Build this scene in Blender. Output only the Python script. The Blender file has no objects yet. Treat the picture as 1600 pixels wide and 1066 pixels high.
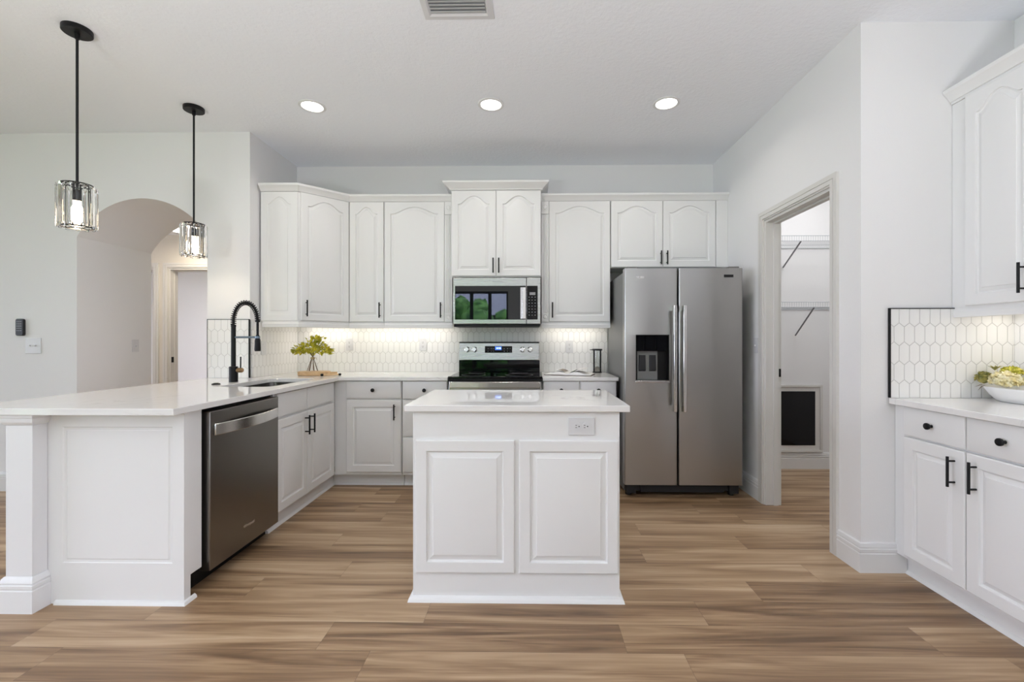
import bpy, bmesh, math, random
from mathutils import Vector, Matrix
random.seed(7)
PI = math.pi
SC = bpy.context.scene
COL = SC.collection
# ------------------------------------------------------------------ camera, sky, large lights, exposure
cam = bpy.data.cameras.new('camera')
cam.sensor_width = 36.0
cam.lens = 706.36 / 1600 * 36
cam.shift_x = -17.02 / 1600
cam.shift_y = -1.21 / 1600
cam.clip_start = 0.05
camo = bpy.data.objects.new('camera', cam)
COL.objects.link(camo)
camo.location = (0, 0, 1.2154)
camo.rotation_euler = (PI / 2, 0, 0.0158)
SC.camera = camo
W = bpy.data.worlds.new('sky')
SC.world = W
W.use_nodes = True
W.node_tree.nodes['Background'].inputs[0].default_value = (0.78, 0.805, 1.0, 1)
W.node_tree.nodes['Background'].inputs[1].default_value = 9.3
vs = SC.view_settings
vs.view_transform = 'Standard'
vs.look = 'None'
vs.gamma = 1
vs.use_curve_mapping = False
vs.exposure = 0.0
SC.cycles.use_denoising = True
SC.cycles.max_bounces = 10
SC.cycles.diffuse_bounces = 6
SC.cycles.transmission_bounces = 10
SC.cycles.sample_clamp_indirect = 6
SC.cycles.caustics_reflective = False
SC.cycles.caustics_refractive = False
P_DOWN, P_UNDER, P_UP = 3.3, 1.6, 76


def area(name, loc, rot, sx, sy, power, color=(1, 1, 1), shape='RECTANGLE', spread=None, portal=False):
    l = bpy.data.lights.new(name, 'AREA')
    l.shape = shape
    l.size = sx
    if shape in ('RECTANGLE', 'ELLIPSE'):
        l.size_y = sy
    l.energy = power
    l.color = color
    if spread:
        l.spread = spread
    if portal:
        l.cycles.is_portal = True
    o = bpy.data.objects.new(name, l)
    COL.objects.link(o)
    o.location = loc
    o.rotation_euler = rot
    return o


CZ = 2.886
# added fill without fixtures: two unseen area lights behind the camera brighten the ceiling
for ux, uy, up in ((-1.9, -.5, 1.05), (.9, -.8, 1.05)):
    area('fill_uplight', (ux, uy, 1.05), (PI, 0, 0), .7, .7, P_UP * up, (.925, .945, 1), 'DISK')
# glazed openings of the great room behind the camera: (axis, plane, a0, a1, z0, z1)
WINS = [('y', -4.5, -2.1, -0.6, 0.06, 2.55), ('y', -4.5, -6.4, -3.2, 0.06, 2.55), ('x', -7.0, -3.6, 2.6, 0.06, 2.6), ('x', 2.53, -4.2, -.4, 0.06, 2.55)]  # last opening, in the right wall, is added to brighten faces turned towards it
for ax, p, a0, a1, z0, z1 in WINS:
    sg = -1 if p > 0 else 1
    loc = ((a0 + a1) / 2, p + .02, (z0 + z1) / 2) if ax == 'y' else (p + .02 * sg, (a0 + a1) / 2, (z0 + z1) / 2)
    rot = (PI / 2, 0, 0) if ax == 'y' else (PI / 2, 0, -PI / 2 * sg)
    area('window_portal', loc, rot, a1 - a0, z1 - z0, 1, portal=True)


# ------------------------------------------------------------------ materials
def newmat(name):
    m = bpy.data.materials.new(name)
    m.use_nodes = True
    nt = m.node_tree
    return m, nt, nt.nodes['Principled BSDF']


def mat(name, col, rough=.5, metal=0, spec=.5, trans=0, emit=None, estr=0, ior=None, coat=0, noise=None, sheen=0):
    m, nt, b = newmat(name)
    b.inputs['Base Color'].default_value = (*col, 1)
    b.inputs['Roughness'].default_value = rough
    b.inputs['Metallic'].default_value = metal
    b.inputs['Specular IOR Level'].default_value = spec
    b.inputs['Transmission Weight'].default_value = trans
    if ior:
        b.inputs['IOR'].default_value = ior
    if coat:
        b.inputs['Coat Weight'].default_value = coat
        b.inputs['Coat Roughness'].default_value = .05
    if emit:
        b.inputs['Emission Color'].default_value = (*emit, 1)
        b.inputs['Emission Strength'].default_value = estr
    if noise:   # (scale, bump distance, strength)
        t = nt.nodes.new('ShaderNodeTexCoord')
        n = nt.nodes.new('ShaderNodeTexNoise')
        n.inputs['Scale'].default_value = noise[0]
        n.inputs['Detail'].default_value = 3
        bp = nt.nodes.new('ShaderNodeBump')
        bp.inputs['Distance'].default_value = noise[1]
        bp.inputs['Strength'].default_value = noise[2]
        nt.links.new(t.outputs['Object'], n.inputs['Vector'])
        nt.links.new(n.outputs['Fac'], bp.inputs['Height'])
        nt.links.new(bp.outputs['Normal'], b.inputs['Normal'])
    return m


class NG:
    """small node-graph helper"""
    def __init__(s, nt):
        s.nt = nt

    def m(s, op, a, b=None, c=None):
        n = s.nt.nodes.new('ShaderNodeMath')
        n.operation = op
        for i, v in enumerate((a, b, c)):
            if v is None:
                continue
            if isinstance(v, (int, float)):
                n.inputs[i].default_value = v
            else:
                s.nt.links.new(v, n.inputs[i])
        return n.outputs[0]

    def node(s, t, **kw):
        n = s.nt.nodes.new(t)
        for k, v in kw.items():
            setattr(n, k, v)
        return n

    def link(s, a, b):
        s.nt.links.new(a, b)

    def xyz(s, x, y, z=0.0):
        n = s.nt.nodes.new('ShaderNodeCombineXYZ')
        for i, v in enumerate((x, y, z)):
            if isinstance(v, (int, float)):
                n.inputs[i].default_value = v
            else:
                s.link(v, n.inputs[i])
        return n.outputs[0]

    def ramp(s, fac, stops, interp='LINEAR'):
        n = s.nt.nodes.new('ShaderNodeValToRGB')
        n.color_ramp.interpolation = interp
        el = n.color_ramp.elements
        while len(el) < len(stops):
            el.new(.5)
        for e, (p, c) in zip(el, stops):
            e.position = p
            e.color = (*c, 1)
        s.link(fac, n.inputs[0])
        return n.outputs[0]

    def noise(s, vec, scale=1, detail=2, rough=.5, dist=0):
        n = s.nt.nodes.new('ShaderNodeTexNoise')
        n.inputs['Scale'].default_value = scale
        n.inputs['Detail'].default_value = detail
        n.inputs['Roughness'].default_value = rough
        n.inputs['Distortion'].default_value = dist
        s.link(vec, n.inputs['Vector'])
        return n.outputs['Fac']

    def bump(s, h, dist, strength=1.0):
        n = s.nt.nodes.new('ShaderNodeBump')
        n.inputs['Distance'].default_value = dist
        n.inputs['Strength'].default_value = strength
        s.link(h, n.inputs['Height'])
        return n.outputs['Normal']

    def mix(s, f, a, b, blend='MIX'):
        n = s.nt.nodes.new('ShaderNodeMix')
        n.data_type = 'RGBA'
        n.blend_type = blend
        for sock, v in ((n.inputs['Factor'], f), (n.inputs['A'], a), (n.inputs['B'], b)):
            if isinstance(v, (int, float)):
                sock.default_value = v
            elif isinstance(v, tuple):
                sock.default_value = (*v, 1)
            else:
                s.link(v, sock)
        return n.outputs['Result']


def m_tile(name, axis, phase_u, phase_v):
    m, nt, b = newmat(name)
    g = NG(nt)
    tc = g.node('ShaderNodeTexCoord')
    sp = g.node('ShaderNodeSeparateXYZ')
    g.link(tc.outputs['Object'], sp.inputs[0])
    w, p, h = .053, .099, .021
    u = g.m('SUBTRACT', sp.outputs[axis], phase_u)
    v = g.m('SUBTRACT', sp.outputs[2], phase_v)
    L = p + h
    k = 2 * h / w

    def lat(du, dv):
        a = g.m('DIVIDE', g.m('ADD', u, du), w)
        a = g.m('MULTIPLY', g.m('SUBTRACT', a, g.m('ROUND', a)), w)
        a = g.m('ABSOLUTE', a)
        c = g.m('DIVIDE', g.m('ADD', v, dv), 2 * p)
        c = g.m('MULTIPLY', g.m('SUBTRACT', c, g.m('ROUND', c)), 2 * p)
        c = g.m('ABSOLUTE', c)
        e1 = g.m('SUBTRACT', w / 2, a)
        e2 = g.m('SUBTRACT', L / 2, g.m('ADD', c, g.m('MULTIPLY', a, k)))
        e2 = g.m('DIVIDE', e2, math.sqrt(1 + k * k))
        return g.m('MINIMUM', e1, e2)
    d = g.m('MAXIMUM', lat(0, 0), lat(w / 2, p))
    f = g.node('ShaderNodeMapRange')
    f.inputs['From Min'].default_value = .0011
    f.inputs['From Max'].default_value = .0018
    g.link(d, f.inputs['Value'])
    hgt = g.node('ShaderNodeMapRange')
    hgt.interpolation_type = 'SMOOTHSTEP'
    hgt.inputs['From Min'].default_value = .0008
    hgt.inputs['From Max'].default_value = .004
    g.link(d, hgt.inputs['Value'])
    wob = g.noise(tc.outputs['Object'], 16, 2)
    hh = g.m('ADD', hgt.outputs[0], g.m('MULTIPLY', wob, .35))
    col = g.mix(f.outputs[0], (.52, .51, .495), (.82, .815, .80))
    g.link(col, b.inputs['Base Color'])
    r = g.m('SUBTRACT', .75, g.m('MULTIPLY', f.outputs[0], .60))
    g.link(r, b.inputs['Roughness'])
    g.link(g.bump(hh, .0012, .8), b.inputs['Normal'])
    return m


def m_floor():
    m, nt, b = newmat('wood_plank_floor')
    g = NG(nt)
    tc = g.node('ShaderNodeTexCoord')
    sp = g.node('ShaderNodeSeparateXYZ')
    g.link(tc.outputs['Object'], sp.inputs[0])
    x, y = sp.outputs[0], sp.outputs[1]
    w, L = .178, 1.22
    yr = g.m('DIVIDE', g.m('ADD', y, .02), w)
    row = g.m('FLOOR', yr)
    wn = g.node('ShaderNodeTexWhiteNoise', noise_dimensions='1D')
    g.link(row, wn.inputs['W'])
    xo = g.m('DIVIDE', g.m('ADD', x, g.m('MULTIPLY', wn.outputs['Value'], L)), L)
    colm = g.m('FLOOR', xo)
    wn2 = g.node('ShaderNodeTexWhiteNoise', noise_dimensions='3D')
    g.link(g.xyz(row, colm, 3.7), wn2.inputs['Vector'])
    rnd = wn2.outputs['Value']
    vec = g.xyz(g.m('ADD', g.m('MULTIPLY', x, .62), g.m('MULTIPLY', rnd, 37)),
                g.m('ADD', g.m('MULTIPLY', y, 9.5), g.m('MULTIPLY', rnd, 91)), rnd)
    big = g.noise(vec, 1.25, 3, .55, .9)
    vec2 = g.xyz(g.m('ADD', g.m('MULTIPLY', x, 1.6), g.m('MULTIPLY', rnd, 17)), g.m('MULTIPLY', y, 60), rnd)
    fine = g.noise(vec2, 1.6, 4, .6, .3)
    vk = g.xyz(g.m('ADD', g.m('MULTIPLY', x, 2.2), g.m('MULTIPLY', rnd, 11)), g.m('MULTIPLY', y, 13), rnd)
    knot = g.noise(vk, 1.1, 2, .5, 1.5)
    t = g.m('ADD', g.m('MULTIPLY', big, .78), g.m('MULTIPLY', fine, .22))
    t = g.m('ADD', t, g.m('MULTIPLY', g.m('SUBTRACT', rnd, .5), .13))
    col = g.ramp(t, [(.31, (.135, .078, .040)), (.42, (.245, .148, .080)), (.51, (.355, .232, .132)), (.60, (.450, .312, .190)), (.72, (.55, .41, .275))])
    kf = g.node('ShaderNodeMapRange')
    kf.inputs['From Min'].default_value = .70
    kf.inputs['From Max'].default_value = .80
    g.link(knot, kf.inputs['Value'])
    col = g.mix(g.m('MULTIPLY', kf.outputs[0], .5), col, (.10, .058, .034))
    fy = g.m('ABSOLUTE', g.m('SUBTRACT', g.m('FRACT', yr), .5))
    fx = g.m('ABSOLUTE', g.m('SUBTRACT', g.m('FRACT', xo), .5))
    sy = g.m('GREATER_THAN', fy, .5 - .0011 / w)
    sx = g.m('GREATER_THAN', fx, .5 - .0011 / L)
    seam = g.m('MAXIMUM', sy, sx)
    col = g.mix(g.m('MULTIPLY', seam, .38), col, (.07, .042, .026))
    g.link(col, b.inputs['Base Color'])
    g.link(g.m('ADD', .33, g.m('MULTIPLY', fine, .18)), b.inputs['Roughness'])
    hh = g.m('SUBTRACT', g.m('MULTIPLY', fine, .25), seam)
    g.link(g.bump(hh, .0008, .5), b.inputs['Normal'])
    return m


def m_quartz():
    m, nt, b = newmat('white_quartz')
    g = NG(nt)
    tc = g.node('ShaderNodeTexCoord')
    n1 = g.noise(tc.outputs['Object'], 1.7, 5, .62, 1.6)
    vein = g.m('ABSOLUTE', g.m('SUBTRACT', n1, .5))
    mr = g.node('ShaderNodeMapRange')
    mr.inputs['From Min'].default_value = .0
    mr.inputs['From Max'].default_value = .018
    g.link(vein, mr.inputs['Value'])
    n2 = g.noise(tc.outputs['Object'], 1.3, 2)
    gate = g.node('ShaderNodeMapRange')
    gate.inputs['From Min'].default_value = .52
    gate.inputs['From Max'].default_value = .66
    g.link(n2, gate.inputs['Value'])
    fac = g.m('MULTIPLY', g.m('SUBTRACT', 1, mr.outputs[0]), g.m('MULTIPLY', gate.outputs[0], .55))
    col = g.mix(fac, (.80, .79, .775), (.50, .49, .475))
    g.link(col, b.inputs['Base Color'])
    b.inputs['Roughness'].default_value = .045
    b.inputs['IOR'].default_value = 1.56
    return m


def m_steel(name, col, rough, axis_scale, strength=.25):
    m, nt, b = newmat(name)
    g = NG(nt)
    tc = g.node('ShaderNodeTexCoord')
    mp = g.node('ShaderNodeMapping')
    mp.inputs['Scale'].default_value = axis_scale
    g.link(tc.outputs['Object'], mp.inputs['Vector'])
    n = g.noise(mp.outputs[0], 1, 3, .6)
    b.inputs['Base Color'].default_value = (*col, 1)
    b.inputs['Metallic'].default_value = 1
    g.link(g.m('ADD', rough - .05, g.m('MULTIPLY', n, .1)), b.inputs['Roughness'])
    g.link(g.bump(n, .0002, strength), b.inputs['Normal'])
    return m


def m_glassmix(name, col, rough=0.0, ior=1.45):
    return mat(name, col, rough, trans=1, ior=ior)


def m_thin(name, tint=(.97, .98, .97)):
    m, nt, b = newmat(name)
    nt.nodes.remove(b)
    g = NG(nt)
    fr = g.node('ShaderNodeFresnel')
    fr.inputs['IOR'].default_value = 1.45
    tr = g.node('ShaderNodeBsdfTransparent')
    tr.inputs[0].default_value = (*tint, 1)
    gl = g.node('ShaderNodeBsdfGlossy')
    gl.inputs['Roughness'].default_value = 0
    mx = g.node('ShaderNodeMixShader')
    g.link(fr.outputs[0], mx.inputs[0])
    g.link(tr.outputs[0], mx.inputs[1])
    g.link(gl.outputs[0], mx.inputs[2])
    g.link(mx.outputs[0], nt.nodes['Material Output'].inputs['Surface'])
    return m


def m_leaf(name, c1, c2, scale=18):
    m, nt, b = newmat(name)
    g = NG(nt)
    tc = g.node('ShaderNodeTexCoord')
    n = g.noise(tc.outputs['Object'], scale, 2)
    g.link(g.ramp(n, [(.35, c1), (.65, c2)]), b.inputs['Base Color'])
    b.inputs['Roughness'].default_value = .55
    return m


def m_wood(name, c1, c2):
    m, nt, b = newmat(name)
    g = NG(nt)
    tc = g.node('ShaderNodeTexCoord')
    mp = g.node('ShaderNodeMapping')
    mp.inputs['Scale'].default_value = (14, 60, 60)
    g.link(tc.outputs['Object'], mp.inputs['Vector'])
    g.link(g.ramp(g.noise(mp.outputs[0], 1, 3), [(.3, c1), (.7, c2)]), b.inputs['Base Color'])
    b.inputs['Roughness'].default_value = .5
    return m


M = {}
M['wall'] = mat('wall_paint', (.79, .785, .784), .7, noise=(140, .0012, .35), spec=.3)
M['ceil'] = mat('ceiling_paint', (.86, .882, .925), .85, noise=(48, .004, .6), spec=.2)
M['trim'] = mat('trim_paint', (.66, .645, .615), .4)
M['base'] = mat('baseboard_paint', (.74, .74, .74), .4)
M['hall'] = mat('hall_wall_paint', (.70, .66, .59), .7)
M['cab'] = mat('cabinet_white', (.775, .775, .77), .33)
M['plate'] = mat('plate_white', (.66, .66, .67), .35)
M['quartz'] = m_quartz()
M['floor'] = m_floor()
M['tile_x'] = m_tile('picket_tile_facing', 0, 2.0345, 1.2460)
M['tile_y'] = m_tile('picket_tile_side', 1, 3.4, 1.2460)
M['steel'] = m_steel('brushed_steel', (.40, .395, .385), .32, (260, 260, 3), .05)
M['steel_h'] = m_steel('brushed_steel_range', (.47, .465, .45), .27, (3, 260, 260), .05)
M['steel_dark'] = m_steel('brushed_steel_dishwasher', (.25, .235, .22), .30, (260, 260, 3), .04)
M['steel_bright'] = m_steel('bright_steel', (.74, .73, .71), .2, (3, 200, 200), .1)
M['steel_side'] = mat('grey_painted_steel', (.20, .20, .195), .5, metal=.4)
M['sink'] = m_steel('sink_steel', (.24, .23, .215), .22, (60, 60, 60), .15)
M['chrome'] = mat('chrome', (.8, .8, .8), .08, metal=1)
M['black'] = mat('matte_black_metal', (.006, .006, .007), .45, spec=.25)
M['blackp'] = mat('black_plastic', (.005, .005, .005), .4, spec=.25)
M['dark'] = mat('dark_grey_plastic', (.022, .022, .024), .45, spec=.3)
M['bglass'] = mat('black_glass', (.004, .004, .005), .03, spec=.3)
M['mglass'] = mat('tinted_oven_glass', (.006, .007, .008), .015, spec=.65)
M['crystal'] = m_glassmix('crystal_glass', (.985, .985, .98), 0, 1.28)
M['glass'] = m_thin('clear_glass')
M['pane'] = m_thin('window_glass')
M['bulb'] = mat('warm_bulb', (1, .9, .75), .4, emit=(1, .80, .55), estr=40)
M['lens'] = mat('light_lens', (1, 1, 1), .4, emit=(1, .95, .88), estr=9)
M['strip'] = mat('led_lens', (1, 1, 1), .4, emit=(1, .93, .83), estr=4)
M['display'] = mat('blue_display', (.02, .05, .2), .2, emit=(.05, .18, .9), estr=1.2)
M['digits'] = mat('display_digits', (.6, .8, 1), .3, emit=(.55, .75, 1), estr=2.0)
M['grey_mark'] = mat('grey_marking', (.30, .30, .31), .4)
M['badge'] = mat('badge_dark', (.03, .03, .03), .25, metal=.6)
M['brass'] = mat('bronze_metal', (.30, .20, .11), .32, metal=1)
M['leafg'] = m_leaf('yellow_green_leaf', (.26, .28, .012), (.72, .62, .035))
M['leafd'] = m_leaf('deep_green_leaf', (.06, .17, .01), (.32, .42, .03), 40)
M['leafo'] = m_leaf('olive_leaf', (.16, .17, .045), (.46, .38, .09), 40)
M['petal'] = m_leaf('cream_petal', (.80, .70, .36), (.90, .86, .66), 40)
M['petaly'] = m_leaf('yellow_green_petal', (.52, .50, .04), (.75, .68, .14), 40)
M['stem'] = mat('stem_brown', (.16, .11, .07), .6)
M['twine'] = mat('twine', (.42, .32, .17), .8)
M['board'] = m_wood('light_wood', (.50, .32, .16), (.66, .46, .26))
M['bowl'] = mat('white_ceramic', (.78, .78, .77), .4)
M['paper'] = mat('paper', (.80, .79, .77), .6)
M['cover'] = mat('book_cover', (.11, .075, .06), .5)
M['photo'] = m_leaf('page_picture', (.06, .045, .035), (.42, .36, .28), 45)
M['sand'] = m_leaf('beige_filler', (.42, .36, .30), (.62, .57, .50), 30)
M['wire'] = mat('wire_coating', (.50, .52, .54), .4)
M['strut'] = mat('grey_strut', (.22, .22, .23), .4)
M['vent'] = mat('vent_white', (.56, .58, .59), .45)
M['hedge'] = m_leaf('hedge_leaf', (.03, .16, .03), (.25, .60, .14), 3)
M['lawn'] = m_leaf('lawn', (.05, .14, .02), (.12, .26, .05), 4)
M['stucco'] = mat('neighbour_stucco', (.20, .23, .26), .8)
M['roofing'] = mat('neighbour_roof', (.50, .54, .66), .8, noise=(8, .05, 1))


# ------------------------------------------------------------------ mesh helpers
class MB:
    def __init__(s, mtx=None):
        s.v, s.f = [], []
        s.mtx = mtx

    def add(s, vs_, fs_):
        o = len(s.v)
        for p in vs_:
            p = Vector(p)
            s.v.append(s.mtx @ p if s.mtx else p)
        s.f += [tuple(i + o for i in f) for f in fs_]
        return s

    def box(s, x0, x1, y0, y1, z0, z1):
        return s.add([(x0, y0, z0), (x1, y0, z0), (x1, y1, z0), (x0, y1, z0), (x0, y0, z1), (x1, y0, z1), (x1, y1, z1), (x0, y1, z1)],
                     [(3, 2, 1, 0), (4, 5, 6, 7), (0, 1, 5, 4), (1, 2, 6, 5), (2, 3, 7, 6), (3, 0, 4, 7)])

    def prism(s, poly, a0, a1, axis='z'):
        """extrude a 2D polygon along an axis; polygon is (x,y) for z, (x,z) for y, (y,z) for x"""
        n = len(poly)
        def pt(p, a):
            return (p[0], p[1], a) if axis == 'z' else (p[0], a, p[1]) if axis == 'y' else (a, p[0], p[1])
        vs_ = [pt(p, a0) for p in poly] + [pt(p, a1) for p in poly]
        fs_ = [tuple(range(n))[::-1], tuple(range(n, 2 * n))] + [(i, (i + 1) % n, n + (i + 1) % n, n + i) for i in range(n)]
        return s.add(vs_, fs_)

    def lathe(s, prof, c=(0, 0, 0), n=24, ax='z', sx=1, sy=1):
        vs_, fs_ = [], []
        m = len(prof)
        for i in range(n):
            a = 2 * PI * i / n
            for r, h in prof:
                q = (r * math.cos(a) * sx, r * math.sin(a) * sy, h)
                if ax == 'y':
                    q = (q[0], h, q[1])
                elif ax == 'x':
                    q = (h, q[0], q[1])
                vs_.append((q[0] + c[0], q[1] + c[1], q[2] + c[2]))
        for i in range(n):
            j = (i + 1) % n
            for k in range(m - 1):
                fs_.append((i * m + k, j * m + k, j * m + k + 1, i * m + k + 1))
        if prof[0] == prof[-1]:
            return s.add(vs_, fs_)
        if prof[0][0] > 1e-6:
            fs_.append(tuple(i * m for i in range(n))[::-1])
        if prof[-1][0] > 1e-6:
            fs_.append(tuple(i * m + m - 1 for i in range(n)))
        return s.add(vs_, fs_)

    def cyl(s, c, r, h, n=20, ax='z'):
        return s.lathe([(r, 0), (r, h)], c, n, ax)

    def tube(s, path, r, n=8, closed=False):
        path = [Vector(p) for p in path]
        m = len(path)
        rr = r if isinstance(r, (list, tuple)) else [r] * m
        vs_, fs_ = [], []
        up = None
        for i, p in enumerate(path):
            if closed:
                t = path[(i + 1) % m] - path[i - 1]
            else:
                t = path[min(i + 1, m - 1)] - path[max(i - 1, 0)]
            t.normalize()
            if up is None:
                up = Vector((0, 0, 1)) if abs(t.z) < .9 else Vector((1, 0, 0))
            a = t.cross(up)
            if a.length < 1e-5:
                a = t.orthogonal()
            a.normalize()
            b = a.cross(t).normalized()
            up = b
            for k in range(n):
                an = 2 * PI * k / n
                vs_.append(p + (a * math.cos(an) + b * math.sin(an)) * rr[i])
        for i in range(m if closed else m - 1):
            j = (i + 1) % m
            for k in range(n):
                l = (k + 1) % n
                fs_.append((i * n + k, i * n + l, j * n + l, j * n + k))
        if not closed:
            fs_.append(tuple(range(n)))
            fs_.append(tuple(range((m - 1) * n, m * n))[::-1])
        return s.add(vs_, fs_)

    def sweep(s, prof, path, closed=False):
        """profile (out, z) swept along a horizontal path; out points to the right of travel, mitred"""
        P = [Vector((p[0], p[1])) for p in path]
        m, n = len(P), len(prof)
        vs_, fs_ = [], []
        for i in range(m):
            def nrm(a, b):
                d = (P[b] - P[a]).normalized()
                return Vector((d.y, -d.x))
            if closed:
                n1, n2 = nrm(i - 1, i), nrm(i, (i + 1) % m)
            else:
                n1 = nrm(i - 1, i) if i > 0 else None
                n2 = nrm(i, i + 1) if i < m - 1 else None
                n1, n2 = n1 or n2, n2 or n1
            b = (n1 + n2).normalized()
            b = b / max(.3, b.dot(n1))
            for o, z in prof:
                q = P[i] + b * o
                vs_.append((q.x, q.y, z))
        for i in range(m if closed else m - 1):
            j = (i + 1) % m
            for k in range(n):
                l = (k + 1) % n
                fs_.append((i * n + k, i * n + l, j * n + l, j * n + k))
        if not closed:
            fs_.append(tuple(range(n))[::-1])
            fs_.append(tuple(range((m - 1) * n, m * n)))
        return s.add(vs_, fs_)

    def loops(s, rings, cap0=True, cap1=True):
        n = len(rings[0])
        vs_ = [p for r in rings for p in r]
        fs_ = []
        for i in range(len(rings) - 1):
            for k in range(n):
                l = (k + 1) % n
                fs_.append((i * n + k, i * n + l, (i + 1) * n + l, (i + 1) * n + k))
        if cap0:
            fs_.append(tuple(range(n))[::-1])
        if cap1:
            fs_.append(tuple(range((len(rings) - 1) * n, len(rings) * n)))
        return s.add(vs_, fs_)


def O(name, mb, m, parent=None, bevel=0, smooth=True, angle=35, seg=2):
    me = bpy.data.meshes.new(name)
    me.from_pydata([tuple(p) for p in mb.v], [], mb.f)
    bm = bmesh.new()
    bm.from_mesh(me)
    bmesh.ops.recalc_face_normals(bm, faces=bm.faces)
    bm.to_mesh(me)
    bm.free()
    me.update()
    if smooth:
        me.shade_smooth()
        me.set_sharp_from_angle(angle=math.radians(angle))
    me.materials.append(m if not isinstance(m, str) else M[m])
    o = bpy.data.objects.new(name, me)
    COL.objects.link(o)
    if parent:
        o.parent = parent
    if bevel:
        b = o.modifiers.new('edge', 'BEVEL')
        b.width = bevel
        b.segments = seg
        b.limit_method = 'ANGLE'
        b.angle_limit = math.radians(40)
    return o


def tag(o, label, cat, group=None):
    o['label'] = label
    o['category'] = cat
    if group:
        o['group'] = group
    return o


def T(name, label, cat, loc=(0, 0, 0), rz=0, group=None):
    o = bpy.data.objects.new(name, None)
    COL.objects.link(o)
    o.location = loc
    o.rotation_euler = (0, 0, rz)
    o.empty_display_size = .1
    return tag(o, label, cat, group)


def S(name, mb, m, **kw):
    o = O(name, mb, m, **kw)
    o['kind'] = 'structure'
    return o


def SE(name):
    o = bpy.data.objects.new(name, None)
    COL.objects.link(o)
    o['kind'] = 'structure'
    return o


def clone(root, loc, rz, label, group=None):
    r = root.copy()
    COL.objects.link(r)
    r.location = loc
    r.rotation_euler = (0, 0, rz)
    r['label'] = label
    if group:
        r['group'] = group
    for ch in list(root.children):
        c = ch.copy()
        COL.objects.link(c)
        c.parent = r
        for gch in list(ch.children):
            d = gch.copy()
            COL.objects.link(d)
            d.parent = c
    return r


def text_mb(s, size, origin, xdir, zdir, depth=.0006):
    """lettering as a mesh standing in the plane spanned by xdir / zdir, centred on origin"""
    cu = bpy.data.curves.new('lettering', 'FONT')
    cu.body = s
    cu.size = size
    cu.align_x = 'CENTER'
    cu.align_y = 'CENTER'
    cu.extrude = depth
    to = bpy.data.objects.new('lettering', cu)
    COL.objects.link(to)
    dg = bpy.context.evaluated_depsgraph_get()
    me = bpy.data.meshes.new_from_object(to.evaluated_get(dg))
    xd, zd = Vector(xdir), Vector(zdir)
    yd = xd.cross(zd)
    mb = MB()
    mb.add([Vector(origin) + xd * v.co.x + zd * v.co.y + yd * v.co.z for v in me.vertices], [tuple(p.vertices) for p in me.polygons])
    bpy.data.objects.remove(to)
    bpy.data.curves.remove(cu)
    bpy.data.meshes.remove(me)
    return mb


# ------------------------------------------------------------------ doors, drawers, pulls (local frame: front faces -Y)
def inset(poly, d):
    n = len(poly)
    out = []
    for i in range(n):
        a, b, c = Vector(poly[i - 1]), Vector(poly[i]), Vector(poly[(i + 1) % n])
        e1, e2 = (b - a), (c - b)
        if e1.length < 1e-7:
            e1 = e2
        if e2.length < 1e-7:
            e2 = e1
        e1.normalize()
        e2.normalize()
        n1, n2 = Vector((-e1.y, e1.x)), Vector((-e2.y, e2.x))
        bb = (n1 + n2).normalized()
        k = d / max(.45, bb.dot(n1))
        out.append(tuple(b + bb * k))
    return out


def opening(x0, x1, z0, z1, rise):
    if rise <= 0:
        return [(x0, z0), (x1, z0), (x1, z1), (x0, z1)]
    w = x1 - x0
    f = .055 * w
    zs = z1 - rise
    pts = [(x0, z0), (x1, z0), (x1, zs)]
    N = 14
    right = []
    for i in range(N + 1):
        t = i / N
        x = (x1 - f) + ((x0 + x1) / 2 - (x1 - f)) * t
        z = zs + rise * (1 - (1 - t) ** 2) ** 1.55
        right.append((x, z))
    pts += right
    pts += [(x0 + x1 - px, pz) for px, pz in right[:-1][::-1]]
    pts.append((x0, zs))
    return pts


def door_mb(x0, x1, z0, z1, y0=0., t=.019, rise=0., stile=.055, top=None, groove=.0105, mb=None, field=.03):
    """routed raised-panel slab; back on y0, front at y0 - t"""
    mb = mb or MB()
    yf = y0 - t
    top = stile if top is None else top
    op = opening(x0 + stile, x1 - stile, z0 + stile, z1 - top, rise)
    n = len(op)

    def outer(e):
        X0, X1, Z0, Z1 = x0 + e, x1 - e, z0 + e, z1 - e
        if n == 4:
            return [(X0, Z0), (X1, Z0), (X1, Z1), (X0, Z1)]
        r = [(X0, Z0), (X1, Z0), (X1, Z1)]
        for px, pz in op[3:-1]:
            r.append((px, Z1))
        r.append((X0, Z1))
        return r
    L = lambda loop, y: [(p[0], y, p[1]) for p in loop]
    op_in = lambda d: opening(x0 + stile + d, x1 - stile - d, z0 + stile + d, z1 - top - d, rise)
    rings = [L(outer(0), y0), L(outer(0), yf + .005), L(outer(.0018), yf + .0015), L(outer(.005), yf), L(op, yf)]
    rings.append(L(op_in(.0025), yf + groove * .8))
    rings.append(L(op_in(.009), yf + groove))
    rings.append(L(op_in(field - .003), yf + .0042))
    rings.append(L(op_in(field - .001), yf + .0012))
    rings.append(L(op_in(field + .002), yf + .0006))
    mb.loops(rings)
    return mb


def slab_mb(x0, x1, z0, z1, y0=0., t=.019):
    mb = MB()
    yf = y0 - t
    R = lambda e, y: [(x0 + e, y, z0 + e), (x1 - e, y, z0 + e), (x1 - e, y, z1 - e), (x0 + e, y, z1 - e)]
    mb.loops([R(0, y0), R(0, yf + .006), R(.002, yf + .002), R(.007, yf)])
    return mb


def pull_mb(x, y, z0, z1):
    """black bar pull on two posts, vertical"""
    mb = MB()
    mb.cyl((x, y - .032, z0), .0058, z1 - z0, 12)
    for z in (z0 + .02, z1 - .02):
        mb.cyl((x, y - .032, z), .0042, .032, 10, 'y')
    return mb


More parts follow.
